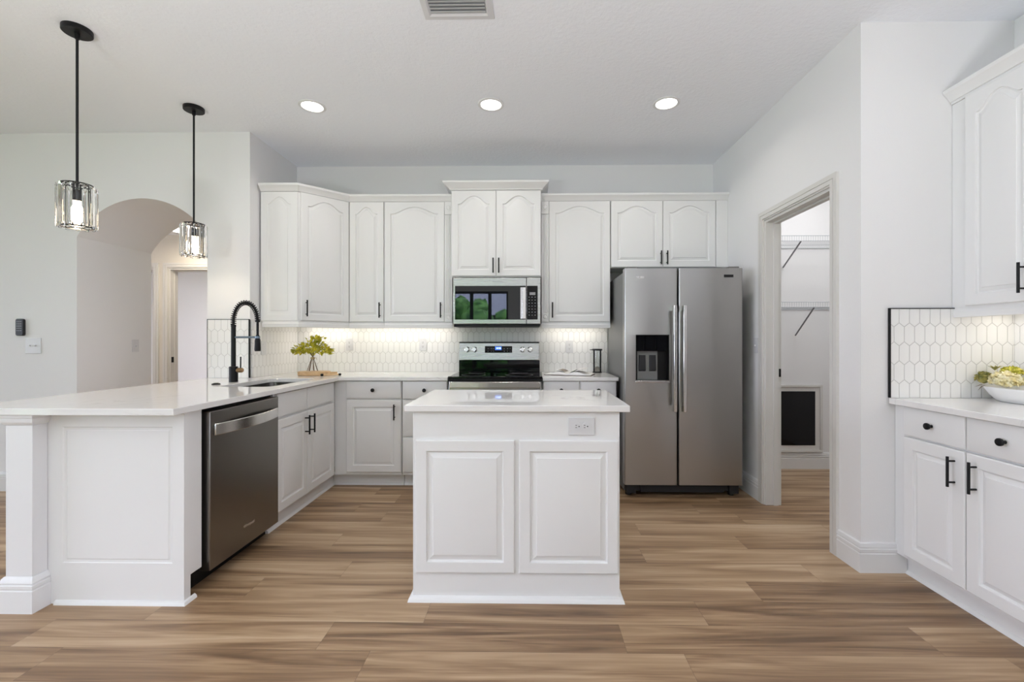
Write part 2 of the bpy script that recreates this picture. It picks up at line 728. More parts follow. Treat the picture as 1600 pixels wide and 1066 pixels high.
def knob_mb(x, y, z):
    mb = MB()
    mb.lathe([(.0075, 0), (.006, -.004), (.0055, -.013), (.0145, -.017), (.016, -.021), (.0155, -.027), (.012, -.0285), (0, -.0288)], (x, y, z), 20, 'y')
    return mb


def add_door(root, x0, x1, z0, z1, y0=0., rise=0., hx=None, hz=None, name='door', **kw):
    d = O(name, door_mb(x0, x1, z0, z1, y0, rise=rise, **kw), 'cab', root, angle=22)
    if hx is not None:
        h = O('handle', pull_mb(hx, y0 - kw.get('t', .019), *hz), 'black', d)
        h['label'] = 'matte black bar handle'
    return d


def add_drawer(root, x0, x1, z0, z1, y0=0., knob=True, name='drawer'):
    d = O(name, slab_mb(x0, x1, z0, z1, y0), 'cab', root, angle=22)
    if knob:
        k = O('knob', knob_mb((x0 + x1) / 2, y0 - .019, (z0 + z1) / 2), 'black', d)
        k['label'] = 'round matte black knob'
    return d


# ------------------------------------------------------------------ room shell
YB, XR, XL, YA, YN, XRR = 4.3214, 1.737, -2.244, 3.587, 2.4025, 2.53
XFL, YR = -7.0, -4.5
S('floor', MB().box(-7.4, 3.4, -4.9, 8.6, -.08, 0), 'floor', smooth=False)
S('ceiling', MB().box(XFL - .2, XRR + .9, YR - .2, YB + .12, CZ, CZ + .1), 'ceil', smooth=False)
S('wall_back', MB().box(XL - .1, 3.1, YB, YB + .11, 0, CZ), 'wall', smooth=False)
S('wall_left', MB().box(XL - .11, XL, YA + .11, YB, 0, CZ), 'wall', smooth=False)

# archway wall with its deep arched passage
ax0, ax1, zsp, zap = -3.653, -2.589, 2.05, 2.357
half = (ax1 - ax0) / 2
rise = zap - zsp
R_ = (half * half + rise * rise) / (2 * rise)
a_ = math.asin(half / R_)
xc = (ax0 + ax1) / 2
arc = [(xc + R_ * math.sin(t), zap - R_ + R_ * math.cos(t)) for t in [a_ - 2 * a_ * i / 28 for i in range(29)]]
YA2 = 4.293
poly = [(XFL, 0), (ax0, 0)] + arc[::-1] + [(ax1, 0), (XL, 0), (XL, CZ), (XFL, CZ)]
mb = MB().prism(poly, YA, YA + .11, 'y')
# reveal of the passage
rv = [(ax0, 0)] + arc[::-1] + [(ax1, 0)]
vs_, fs_ = [], []
for x, z in rv:
    vs_ += [(x, YA + .11, z), (x, YA2, z)]
for i in range(len(rv) - 1):
    fs_.append((2 * i, 2 * i + 1, 2 * i + 3, 2 * i + 2))
mb.add(vs_, fs_)
poly2 = [(-4.9, 0), (ax0, 0)] + arc[::-1] + [(ax1, 0), (XL - .11, 0), (XL - .11, CZ), (-4.9, CZ)]
mb.prism(poly2, YA2, YA2 + .01, 'y')
S('wall_archway', mb, 'wall', angle=30)

# hall beyond the arch, with two cased doorways, and the bright room behind it
YH = 5.2
hall = MB()
d1 = (-5.1, -4.38)
d2 = (-4.205, -3.40)
zd = 2.055
hall.prism([(-5.6, 0), (d1[0], 0), (d1[0], zd), (d1[1], zd), (d1[1], 0), (d2[0], 0), (d2[0], zd), (d2[1], zd), (d2[1], 0), (-1.9, 0), (-1.9, 2.44), (-5.6, 2.44)], YH, YH + .11, 'y')
S('wall_hall', hall, 'hall', smooth=False)
S('wall_hall_end', MB().box(-5.7, -5.6, YA2 + .01, YH, 0, 2.44), 'hall', smooth=False)
S('wall_hall_right', MB().box(-1.9, -1.8, YA2 + .16, YH + .11, 0, 2.44), 'hall', smooth=False)
S('ceiling_hall', MB().box(-5.7, -1.8, YA2 + .01, YH + .11, 2.44, 2.54), 'ceil', smooth=False)
S('wall_bedroom', MB().box(-7.4, -1.8, 8.3, 8.4, 0, 2.5), 'wall', smooth=False)
S('wall_bedroom_left', MB().box(-7.4, -7.3, YH + .11, 8.3, 0, 2.5), 'wall', smooth=False)
S('wall_bedroom_right', MB().box(-1.9, -1.8, YH + .11, 8.3, 0, 2.5), 'wall', smooth=False)
S('ceiling_bedroom', MB().box(-7.4, -1.8, YH + .11, 8.4, 2.47, 2.57), 'ceil', smooth=False)
CAS = [(0, .0), (0, .012), (.012, .018), (.03, .015), (.045, .018), (.055, .018), (.06, .010), (.06, 0)]


def casing(plane, axis, a0, a1, ztop, sgn, w=.06):
    """door casing frame: two legs and a head around the opening a0..a1"""
    mb = MB()
    steps = [(0, .010), (.010, .010), (.018, .017), (.034, .017), (.038, .013), (.042, .017), (w, .017)]
    for (o0, t0), (o1, t1) in zip(steps[:-1], steps[1:]):
        t = max(t0, t1)
        t = .013 if o0 == .034 else t
        ring = [(a0 - o1, 0), (a0 - o0, 0), (a0 - o0, ztop + o0), (a1 + o0, ztop + o0), (a1 + o0, 0), (a1 + o1, 0), (a1 + o1, ztop + o1), (a0 - o1, ztop + o1)]
        if axis == 'y':
            mb.prism(ring, plane, plane + sgn * t, 'y')
        else:
            mb.prism(ring, plane, plane + sgn * t, 'x')
    return mb


def jamb(axis, p0, p1, a0, a1, ztop, t=.018):
    mb = MB()
    ring = [(a0, 0), (a0 + t, 0), (a0 + t, ztop - t), (a1 - t, ztop - t), (a1 - t, 0), (a1, 0), (a1, ztop), (a0, ztop)]
    mb.prism(ring, p0, p1, 'y' if axis == 'y' else 'x')
    q = (p0 + p1) / 2
    ring = [(a0 + t, 0), (a0 + t + .011, 0), (a0 + t + .011, ztop - t - .011), (a1 - t - .011, ztop - t - .011), (a1 - t - .011, 0), (a1 - t, 0), (a1 - t, ztop - t), (a0 + t, ztop - t)]
    mb.prism(ring, q - .002, q + .033, 'y' if axis == 'y' else 'x')
    return mb


for k, (a0, a1) in enumerate((d1, d2)):
    e = SE('door_%d' % (k + 2))
    O('casing', casing(YH, 'y', a0, a1, zd, -1), 'trim', e)
    O('jamb', jamb('y', YH, YH + .11, a0, a1, zd), 'trim', e)
    if k == 1:
        O('strike_plate', MB().box(a0 + .018, a0 + .021, YH + .012, YH + .045, .955, 1.02), 'black', e)

# pantry wall with doorway, and pantry shell
pd0, pd1, pzt = 2.629, 3.378, 2.10
mb = MB().prism([(YN + .11, 0), (pd0, 0), (pd0, pzt), (pd1, pzt), (pd1, 0), (YB, 0), (YB, CZ), (YN + .11, CZ)], XR, XR + .113, 'x')
S('wall_pantry', mb, 'wall', smooth=False)
e = SE('door_1')
O('casing', casing(XR, 'x', pd0 + .005, pd1 - .005, pzt, -1, .066), 'trim', e)
O('jamb', jamb('x', XR, XR + .113, pd0, pd1, pzt), 'trim', e)
spm = MB().box(XR + .078, XR + .110, pd1 - .021, pd1 - .018, .945, 1.005)
sp = O('strike_plate', spm, 'black', e)
sp['label'] = 'black strike plate'
S('wall_corner', MB().box(XR, XRR + .8, YN, YN + .11, 0, CZ), 'wall', smooth=False)
S('wall_pantry_end', MB().box(3.1, 3.2, YN + .11, YB, 0, CZ), 'wall', smooth=False)



def wall_with_holes(axis, p0, p1, a0, a1, holes, z1=CZ):
    mb = MB()
    def bx(u0, u1, w0, w1):
        if axis == 'y':
            mb.box(u0, u1, p0, p1, w0, w1)
        else:
            mb.box(p0, p1, u0, u1, w0, w1)
    cur = a0
    for h0, h1, hz0, hz1 in sorted(holes):
        bx(cur, h0, 0, z1)
        bx(h0, h1, 0, hz0)
        bx(h0, h1, hz1, z1)
        cur = h1
    bx(cur, a1, 0, z1)
    return mb


S('wall_right', wall_with_holes('x', XRR, XRR + .12, YR, YN, [(w[2], w[3], w[4], w[5]) for w in WINS if w[1] == XRR]), 'wall', smooth=False)
S('wall_rear', wall_with_holes('y', YR - .12, YR, XFL, XRR, [(w[2], w[3], w[4], w[5]) for w in WINS if w[0] == 'y']), 'wall', smooth=False)
S('wall_far', wall_with_holes('x', XFL - .12, XFL, YR, YA + .1, [(w[2], w[3], w[4], w[5]) for w in WINS if w[1] == XFL]), 'wall', smooth=False)
for i, (ax, p, a0, a1, z0, z1) in enumerate(WINS):
    e = SE('window_%d' % (i + 1))
    p += .12 if p > 0 else 0
    fr, pn = MB(), MB()
    def bx(mb, u0, u1, w0, w1, q0, q1):
        mb.box(u0, u1, q0, q1, w0, w1) if ax == 'y' else mb.box(q0, q1, u0, u1, w0, w1)
    nn = 3 if i == 0 else 4
    bx(fr, a0, a1, z0, z0 + .06, p - .09, p - .03)
    bx(fr, a0, a1, z1 - .06, z1, p - .09, p - .03)
    for k in range(nn + 1):
        u = a0 + (a1 - a0) * k / nn
        u0, u1 = max(a0, u - .045), min(a1, u + .045)
        bx(fr, u0, u1, z0 + .06, z1 - .06, p - .09, p - .03)
    bx(pn, a0, a1, z0, z1, p - .062, p - .058)
    O('window_frame', fr, 'dark', e, smooth=False)
    O('window_pane', pn, 'pane', e, smooth=False)
S('ground_outside', MB().box(-18, 10, -22, -4.9, -.15, -.05), 'lawn', smooth=False)
S('terrain_outside', MB().box(2.66, 10, -4.9, 8, -.15, -.09), 'lawn', smooth=False)
S('land_outside', MB().box(-18, -7.4, -4.9, 8, -.15, -.05), 'lawn', smooth=False)
hb = MB()
for i in range(280):
    cx_, cy_ = random.uniform(-8, 4), random.uniform(-9.5, -8.6)
    r = random.uniform(.22, .48)
    zc = random.uniform(.3, 2.35 + .35 * math.sin(cx_ * 2.3))
    rg = []
    for j in range(7):
        ph = PI * j / 6
        ring = []
        for k in range(10):
            th = 2 * PI * k / 10
            rr = r * random.uniform(.8, 1.2)
            ring.append((cx_ + rr * math.sin(ph) * math.cos(th), cy_ + rr * math.sin(ph) * math.sin(th), zc - rr * math.cos(ph)))
        rg.append(ring)
    hb.loops(rg)
S('landscape_hedge', hb, 'hedge')
nb = SE('exterior_house')
O('house_wall', MB().box(-9, 4, -15, -14, 0, 2.5), 'stucco', nb, smooth=False)
O('house_roof', MB().prism([(-14 + .6, 2.4), (-19, 5.2), (-19, 2.4)], -10, 5, 'x'), 'roofing', nb, smooth=False)

# baseboards
BBP = [(0, 0), (.016, 0), (.016, .098), (.0125, .101), (.0125, .106), (.016, .109), (.016, .122), (.0115, .125), (.0115, .130), (.014, .133), (.010, .150), (.004, .154), (0, .154)]
mb = MB().sweep(BBP, [(XR, pd0 - .061), (XR, YN), (1.965, YN)])
mb2 = MB().sweep(BBP, [(XR, pd1 + .061), (XR, YB)][::-1])
S('baseboard_corner', mb, 'base')
S('baseboard_pantry', mb2, 'base')
S('baseboard_archway', MB().sweep(BBP, [(XFL, YA), (ax0, YA)]), 'base')
S('baseboard_back', MB().sweep(BBP, [(1.87, YB), (3.08, YB)]), 'base')
S('baseboard_hall', MB().sweep(BBP, [(ax0, YA + .02), (ax0, YA2)]), 'base')

# ------------------------------------------------------------------ countertops
CT0, CT1 = .884, .914
bx = .003


def counter(name, poly, label, holes=None):
    mb = MB()
    mb.prism(poly, CT0, CT1, 'z')
    return tag(O(name, mb, 'quartz', bevel=bx, smooth=True), label, 'countertop')


# L-shaped top with the sink cut-out: built from one outline slit at the sink edge
SX0, SX1, SY0, SY1 = -2.045, -1.680, 2.90, 3.54


def rrect(x0, x1, y0, y1, r, n=6):
    pts = []
    for cx_, cy_, a in ((x1 - r, y1 - r, 0), (x0 + r, y1 - r, PI / 2), (x0 + r, y0 + r, PI), (x1 - r, y0 + r, 1.5 * PI)):
        for i in range(n + 1):
            t = a + PI / 2 * i / n
            pts.append((cx_ + r * math.cos(t), cy_ + r * math.sin(t)))
    return pts


def grid_top(outline_rects, hole, z0, z1):
    """solid slab made of an outer polygon with one rounded hole (triangulated with bmesh)"""
    bm = bmesh.new()
    def ring(pts):
        vv = [bm.verts.new((x, y, z1)) for x, y in pts]
        return [bm.edges.new((vv[i], vv[(i + 1) % len(vv)])) for i in range(len(vv))]
    e = ring(outline_rects) + ring(hole)
    bmesh.ops.triangle_fill(bm, edges=e, use_beauty=True, use_dissolve=False, normal=(0, 0, 1))
    r = bmesh.ops.extrude_face_region(bm, geom=list(bm.faces))
    for v in r['geom']:
        if isinstance(v, bmesh.types.BMVert):
            v.co.z = z0
    bm.verts.index_update()
    mb = MB()
    mb.add([v.co.copy() for v in bm.verts], [tuple(v.index for v in f.verts) for f in bm.faces])
    bm.free()
    return mb


XPE, YPF, YCF = -1.5645, 1.9582, 3.674
outl = [(-2.584, YPF), (XPE, YPF), (XPE, YCF), (-.672, YCF), (-.672, YB - .011), (XL + .011, YB - .011), (XL + .011, YA - .012), (-2.584, YA - .012)]
tag(O('countertop', grid_top(outl, rrect(SX0, SX1, SY0, SY1, .06)[::-1], CT0, CT1), 'quartz', smooth=False, bevel=.0025),
    'white quartz peninsula worktop with sink, turning along the back wall', 'countertop')
counter('countertop', [(.102, YCF), (.718, YCF), (.718, YB - .011), (.102, YB - .011)], 'short white quartz worktop between range and refrigerator')
counter('countertop', [(-.584, 2.085), (.460, 2.085), (.460, 2.741), (-.584, 2.741)], 'white quartz worktop overhanging the free-standing island')
counter('countertop', [(1.8736, 1.62), (XRR - .011, 1.62), (XRR - .011, YN - .011), (1.8736, YN - .011)], 'white quartz worktop under the flower bowl on the right')

# ------------------------------------------------------------------ backsplash tile
ZT = 1.384
t1 = T('backsplash', 'white picket tile backsplash along the back wall behind the range', 'backsplash')
O('tile_field', MB().box(XL + .002, .735, YB - .010, YB - .001, CT1 + .001, 1.45), 'tile_x', t1, smooth=False)
tag(O('backsplash', MB().box(XL + .001, XL + .010, YA + .013, YB - .011, CT1 + .001, ZT), 'tile_y', smooth=False), 'white picket tile on the short side wall under the corner cabinet', 'backsplash')
t2 = T('backsplash', 'narrow black-edged white tile panel behind the faucet beside the arch', 'backsplash')
O('tile_field', MB().box(-2.580, XL - .004, YA - .010, YA - .001, CT1 + .001, ZT - .004), 'tile_x', t2, smooth=False)
ed = O('edge_trim', MB().box(-2.584, -2.580, YA - .012, YA - .001, CT1 + .001, ZT).box(-2.580, XL + .002, YA - .012, YA - .001, ZT - .004, ZT).box(XL - .004, XL + .006, YA - .013, YA - .001, CT1 + .001, ZT - .004), 'black', t2, smooth=False)
ed['label'] = 'thin black metal tile edge trim'
t3 = T('backsplash', 'white picket tile with black edge behind the flower bowl', 'backsplash')
O('tile_field', MB().box(1.884, XRR - .001, YN - .010, YN - .001, CT1 + .001, ZT - .004), 'tile_x', t3, smooth=False)
tag(O('backsplash', MB().box(XRR - .010, XRR - .001, 1.62, YN - .011, CT1 + .001, ZT), 'tile_y', smooth=False), 'white picket tile on the right wall at the picture edge beside the bowl', 'backsplash')
ed = O('edge_trim', MB().box(1.877, 1.884, YN - .013, YN - .001, CT1 + .001, ZT).box(1.884, XRR - .30, YN - .013, YN - .001, ZT - .005, ZT), 'black', t3, smooth=False)
ed['label'] = 'thin black metal tile edge trim'

# ------------------------------------------------------------------ base cabinets
def base_cab(label, w, loc, rz, depth=.60, toe=.075, group=None, x0=0., t0=0., t1=0., hollow=False):
    t = T('base_cabinet', label, 'cabinet', loc, rz, group)
    b = MB()
    if hollow:   # open top for the sink bowl
        b.box(x0, w, .0005, .019, .105, CT0 - .001).box(x0, x0 + .018, .019, depth, .105, CT0 - .001).box(w - .018, w, .019, depth, .105, CT0 - .001)
        b.box(x0 + .018, w - .018, depth - .012, depth, .105, CT0 - .001).box(x0 + .018, w - .018, .019, depth - .012, .105, .123)
    else:
        b.box(x0, w, 0.0005, depth, .105, CT0 - .001)
    O('body', b, 'cab', t, smooth=False)
    k = MB().box(x0 + t0, w + t1, toe, toe + .015, 0, .105)
    k.sweep([(0, 0), (.013, 0), (.010, .010), (.003, .018), (0, .019)], [(x0 + t0, toe), (w + t1, toe)])
    O('toe_kick', k, 'cab', t)
    return t


YFB = 3.71       # face of the back run
XFP = -1.614     # face of the peninsula run
# sink base on the peninsula (local x = world Y)
t = base_cab('white sink base cabinet with two doors beside the dishwasher', .895, (XFP, 2.812, 0), PI / 2, .585, .04, hollow=True)
add_drawer(t, .018, .405, .724, .874, knob=False, name='false_drawer_front')
add_drawer(t, .411, .835, .724, .874, knob=False, name='false_drawer_front')
add_door(t, .010, .405, .118, .708, hx=.370, hz=(.548, .684))
add_door(t, .411, .845, .118, .708, hx=.446, hz=(.548, .684))
mb = MB().sweep([(0, 0), (.013, 0), (.010, .010), (.003, .018), (0, .019), (0, .105), (-.010, .105), (-.010, 0)], [(-1.654, 3.7085), (-1.654, 3.785), (-1.6135, 3.785)])
tag(O('toe_kick_filler', mb, 'cab'), 'white toe-kick corner piece where the peninsula meets the back cabinets', 'toe kick')
# corner filler + drawer-over-door unit
t = base_cab('white base cabinet with one drawer over one door in the corner', .556, (-1.613, YFB, 0), 0)
add_drawer(t, .103, .552, .736, .878)
add_door(t, .103, .552, .131, .722, hx=.505, hz=(.564, .692))
# drawer stack
t = base_cab('white stack of three drawers beside the range', .376, (-1.052, YFB, 0), 0)
add_drawer(t, .006, .372, .733, .879)
add_drawer(t, .006, .372, .427, .721)
add_drawer(t, .006, .372, .131, .413)
# right of the range
t = base_cab('white base cabinet with two small drawers between range and refrigerator', .605, (.102, YFB, 0), 0)
add_drawer(t, .007, .298, .736, .880)
add_drawer(t, .309, .600, .736, .880)
add_door(t, .007, .298, .131, .722, hx=.27, hz=(.564, .692))
add_door(t, .309, .600, .131, .722, hx=.337, hz=(.564, .692))
# right-hand run (local x = world -Y)
t = base_cab('white two-door base cabinet with two drawers under the flower bowl', .755, (1.914, YN - .002, 0), -PI / 2, .61, .055)
add_drawer(t, .074, .398, .736, .881)
add_drawer(t, .404, .730, .736, .881)
add_door(t, .074, .398, .125, .727, hx=.352, hz=(.561, .696))
add_door(t, .404, .730, .125, .727, hx=.450, hz=(.561, .696))

# island cabinet
t = T('island_cabinet', 'white island base with two raised panels and shoe moulding', 'island', (0, 0, 0))
O('body', MB().box(-.547, .416, 2.105, 2.70, 0, CT0 - .001), 'cab', t, bevel=.002)
O('panel', door_mb(-.532, -.072, .134, .751, 2.105, .014, stile=.050, field=.034), 'cab', t, angle=22)
O('panel', door_mb(-.051, .408, .134, .751, 2.105, .014, stile=.050, field=.034), 'cab', t, angle=22)
O('shoe_moulding', MB().sweep([(0, 0), (.021, 0), (.018, .012), (.010, .020), (0, .024)], [(-.547, 2.105), (.416, 2.105), (.416, 2.70), (-.547, 2.70)], closed=True), 'cab', t)

# peninsula: finished end panel, filler and bar-side back
t = T('peninsula_end_panel', 'white raised end panel closing the peninsula beside the dishwasher', 'end panel')
pm = MB()
fx0, fx1, fz0, fz1 = -2.155, -1.642, .189, .817
L_ = lambda a, b, c, d, y: [(a, y, c), (b, y, c), (b, y, d), (a, y, d)]
pm.loops([L_(-2.228, -1.588, .0005, .880, 2.09), L_(-2.228, -1.588, .0005, .880, 2.05), L_(fx0, fx1, fz0, fz1, 2.05), L_(fx0 + .004, fx1 - .004, fz0 + .004, fz1 - .004, 2.054),
          L_(fx0 + .014, fx1 - .014, fz0 + .014, fz1 - .014, 2.055), L_(fx0 + .020, fx1 - .020, fz0 + .020, fz1 - .020, 2.0515)])
O('panel', pm, 'cab', t, angle=20)
O('filler', MB().box(-1.70, -1.598, 2.091, 2.176, .112, .880), 'cab', t, bevel=.002)
O('shoe_moulding', MB().sweep([(0, 0), (.013, 0), (.011, .010), (.005, .017), (0, .019)], [(-2.185, 2.05), (-1.588, 2.05), (-1.588, 2.115)]), 'cab', t)
O('back_panel', MB().box(-2.222, -2.202, 2.091, YA - .002, .0005, .880), 'cab', t, smooth=False)

# column carrying the bar overhang
t = T('support_column', 'square white column under the peninsula worktop corner', 'column', (-2.279, 2.035, 0))
O('shaft', MB().box(-.066, .056, -.05, .014, .15, .835), 'base', t, bevel=.002)
CP = [(0, 0), (.016, 0), (.016, .098), (.0125, .101), (.0125, .106), (.016, .109), (.016, .122), (.0115, .125), (.0115, .130), (.014, .133), (.010, .150), (.004, .158), (0, .158)]
base_path = [(-.066, .014), (-.066, -.05), (.056, -.05), (.056, .014)]
O('base', MB().sweep(CP, base_path).box(-.066, .056, -.05, .014, 0, .15), 'base', t)
O('capital', MB().sweep([(0, .835), (.003, .836), (.010, .846), (.013, .852), (.013, .868), (.018, .870), (.020, .883), (0, .883)], base_path).box(-.066, .056, -.05, .014, .835, .883), 'base', t)

# ------------------------------------------------------------------ wall cabinets
ZU0, ZU1, YU = 1.375, 2.445, 4.010
HZ = (1.413, 1.549)
RAIL = [(0, 1.322), (.016, 1.324), (.018, 1.352), (.012, 1.362), (.012, 1.375), (0, 1.375)]


def wall_cab(label, x0, x1, y=YU, z0=ZU0, z1=ZU1, rail=True, name='wall_cabinet'):
    t = T(name, label, 'cabinet', (0, 0, 0))
    O('body', MB().box(x0, x1, y, YB - .001 if z0 > 1.5 else YB - .011, z0, z1), 'cab', t, smooth=False)
    if rail:
        O('light_rail', MB().sweep(RAIL, [(x0, y + .003), (x1, y + .003)]), 'cab', t)
    return t


# diagonal corner unit
t = T('corner_wall_cabinet', 'white diagonal corner wall cabinet above the potted greenery', 'cabinet')
pl = [(XL + .012, YB - .012), (XL + .012, 3.712), (-1.916, 3.712), (-1.612, 4.016), (-1.612, YB - .012)]
O('body', MB().prism(pl, ZU0, ZU1, 'z'), 'cab', t, smooth=False)
O('light_rail', MB().sweep([(o - .006, z) for o, z in RAIL], [(XL + .03, 3.712), (-1.916, 3.712), (-1.612, 4.016)]), 'cab', t)
O('end_panel', door_mb(-2.226, -1.918, ZU0, ZU1 - .002, 3.712, .012, rise=.060, stile=.055, top=.042, groove=.005), 'cab', t, angle=22)
mx = Matrix.Translation((-1.916, 3.712, 0)) @ Matrix.Rotation(PI / 4, 4, 'Z')
dm = MB(mx)
door_mb(.014, .418, ZU0 + .004, ZU1 - .002, -.0005, .019, rise=.060, top=.045, mb=dm)
d = O('door', dm, 'cab', t, angle=22)
hm = pull_mb(.052, -.019, *HZ)
hm.v = [mx @ v for v in hm.v]
O('handle', hm, 'black', d)['label'] = 'matte black bar handle'

t = wall_cab('narrow white arch-panel wall cabinet next to the corner unit', -1.608, -1.297)
add_door(t, -1.605, -1.300, ZU0 + .004, ZU1 - .002, YU, rise=.060, top=.045, hx=-1.329, hz=HZ)
t = wall_cab('wide white arch-panel wall cabinet left of the microwave', -1.295, -.688)
add_door(t, -1.293, -.760, ZU0 + .004, ZU1 - .002, YU, rise=.060, top=.045, hx=-.787, hz=HZ)


def pilaster(root, x0, x1, y, z0, z1):
    mb = MB()
    w = x1 - x0
    n = 4
    prof = [(x0, y - .001), (x0, y - .016)]
    for k in range(n):
        a = x0 + w * (.12 + .76 * k / n)
        b = x0 + w * (.12 + .76 * (k + 1) / n)
        prof += [(a + .002, y - .016), (a + .004, y - .010), (b - .004, y - .010), (b - .002, y - .016)]
    prof += [(x1, y - .016), (x1, y - .001)]
    mb.prism(prof, z0 + .085, z1 - .115, 'z')
    O('fluted_pilaster', mb, 'cab', root, smooth=False)
    for za, zb in ((z0, z0 + .083), (z1 - .113, z1)):
        c = ((x0 + x1) / 2, y - .019, (za + zb) / 2)
        q = MB().box(x0, x1, y - .019, y - .001, za, zb)
        q.lathe([(.027, 0), (.026, -.004), (.021, -.001), (.016, -.001), (.012, -.005), (.006, -.006), (0, -.006)], c, 24, 'y')
        O('rosette_block', q, 'cab', root, bevel=.0015)


pilaster(t, -.757, -.689, YU, ZU0 + .002, ZU1 - .002)
YM = 3.925
t = wall_cab('taller white two-door cabinet projecting above the microwave', -.684, .096, YM, 1.7645, 2.515, rail=False)
add_door(t, -.681, -.296, 1.772, 2.512, YM, rise=.070, top=.045, hx=-.3175, hz=(1.795, 1.924))
add_door(t, -.292, .093, 1.772, 2.512, YM, rise=.070, top=.045, hx=-.2685, hz=(1.795, 1.924))
O('crown', MB().sweep([(0, 2.515), (.010, 2.517), (.014, 2.526), (.050, 2.556), (.062, 2.566), (.066, 2.580), (0, 2.580)],
                      [(-.684, YB - .03), (-.684, YM - .012), (.096, YM - .012), (.096, YB - .03)]), 'cab', t, angle=25)
t = wall_cab('white single-door wall cabinet right of the microwave', .100, .708)
add_door(t, .168, .706, ZU0 + .004, ZU1 - .002, YU, rise=.060, top=.045, hx=.197, hz=HZ)
pilaster(t, .101, .165, YU, ZU0 + .002, ZU1 - .002)
t = wall_cab('short white two-door wall cabinet above the refrigerator', .712, XR - .001, z0=1.855, rail=False)
add_door(t, .714, 1.166, 1.859, ZU1 - .002, YU, rise=.060, top=.045, hx=1.146, hz=(1.878, 1.998))
add_door(t, 1.171, 1.628, 1.859, ZU1 - .002, YU, rise=.060, top=.045, hx=1.200, hz=(1.878, 1.998))
O('filler', MB().box(1.632, XR - .001, YU - .016, YU, 1.859, ZU1 - .002), 'cab', t, bevel=.001)
CR = [(0, 2.4455), (.008, 2.447), (.012, 2.455), (.030, 2.478), (.040, 2.486), (.044, 2.497), (.044, 2.503), (0, 2.503)]
tag(O('crown_moulding', MB().sweep(CR, [(XL + .018, 3.706), (-1.914, 3.706), (-1.612, 4.004), (-.686, 4.004)]), 'cab', angle=25),
    'white crown moulding running over the corner and left wall cabinets', 'moulding')
tag(O('crown_moulding', MB().sweep(CR, [(.098, 4.004), (XR - .001, 4.004)]), 'cab', angle=25),
    'white crown moulding above the refrigerator cabinet', 'moulding')
# right wall unit (local x = world -Y)
t = T('wall_cabinet', 'white wall cabinet above the flower bowl on the right wall', 'cabinet', (2.209, YN - .002, 0), -PI / 2)
O('body', MB().box(0, .755, .0005, XRR - 2.209 - .012, ZU0 + .01, ZU1), 'cab', t, smooth=False)
add_door(t, .086, .410, ZU0 + .014, ZU1 - .002, rise=.060, top=.045, hx=.367, hz=(1.425, 1.56))
add_door(t, .416, .740, ZU0 + .014, ZU1 - .002, rise=.060, top=.045, hx=.46, hz=(1.425, 1.56))
O('light_rail', MB().sweep([(o - .012, z + .01) for o, z in RAIL], [(0, .003), (.755, .003)]), 'cab', t)
O('crown', MB().sweep([(o, z + .012) for o, z in CR], [(0, -.006), (.755, -.006)]).box(0, .755, -.006, .1, ZU1 + .001, ZU1 + .06), 'cab', t, angle=25)

# ------------------------------------------------------------------ refrigerator
t = T('refrigerator', 'stainless side-by-side refrigerator with ice dispenser', 'refrigerator', (0, 0, 0))
FY = 3.485
O('body', MB().box(.737, 1.620, FY + .085, 4.27, .035, 1.752), 'steel_side', t, bevel=.004)


def rounded_door(x0, x1, z0, z1, y0, y1, r=.012, n=4):
    pts = [(x0, y1), (x0, y0 + r)]
    pts += [(x0 + r - r * math.cos(PI / 2 * i / n), y0 + r - r * math.sin(PI / 2 * i / n)) for i in range(1, n + 1)]
    pts += [(x1 - r + r * math.sin(PI / 2 * i / n), y0 + r - r * math.cos(PI / 2 * i / n)) for i in range(0, n + 1)]
    pts += [(x1, y1)]
    return pts


def box_with_hole(x0, x1, z0, z1, y0, y1, hx0, hx1, hz0, hz1, r=.010):
    """door slab, rounded vertical front edges, with a rectangular recess opening"""
    mb = MB()
    mb.prism(rounded_door(x0, x1, z0, z1, y0, y1, r), z0, hz0, 'z')
    mb.prism(rounded_door(x0, x1, z0, z1, y0, y1, r), hz1, z1, 'z')
    lp = [p for p in rounded_door(x0, x1, z0, z1, y0, y1, r) if p[0] <= (x0 + x1) / 2] + [(hx0, y0), (hx0, y1)]
    mb.prism(lp, hz0, hz1, 'z')
    rp = [(hx1, y1), (hx1, y0)] + [p for p in rounded_door(x0, x1, z0, z1, y0, y1, r) if p[0] > (x0 + x1) / 2]
    mb.prism(rp, hz0, hz1, 'z')
    return mb


hx0, hx1, hz0, hz1 = .812, 1.068, .905, 1.258
d = O('freezer_door', box_with_hole(.727, 1.1295, .103, 1.768, FY, FY + .07, hx0, hx1, hz0, hz1), 'steel', t, angle=40)
d2 = O('fresh_food_door', MB().prism(rounded_door(1.1405, 1.629, 0, 0, FY, FY + .07), .103, 1.768, 'z'), 'steel', t, angle=40)
for dd, x in ((d, 1.0985), (d2, 1.1705)):
    hb = MB()
    hb.prism([(x - .013, FY - .052), (x - .010, FY - .058), (x + .010, FY - .058), (x + .013, FY - .052), (x + .013, FY - .040), (x - .013, FY - .040)], .672, 1.480, 'z')
    for z in (.672, 1.440):
        hb.box(x - .012, x + .012, FY - .042, FY - .001, z, z + .04)
    h = O('handle', hb, 'steel_bright', dd, bevel=.002)
    h['label'] = 'long vertical bar handle'
disp = O('dispenser', MB().box(hx0 - .002, hx1 + .002, FY + .055, FY + .069, hz0 - .002, hz1 + .002).box(hx0, hx0 + .004, FY + .003, FY + .056, hz0, hz1).box(hx1 - .004, hx1, FY + .003, FY + .056, hz0, hz1).box(hx0, hx1, FY + .003, FY + .056, hz1 - .004, hz1), 'blackp', d)
disp['label'] = 'dark recessed ice and water dispenser'
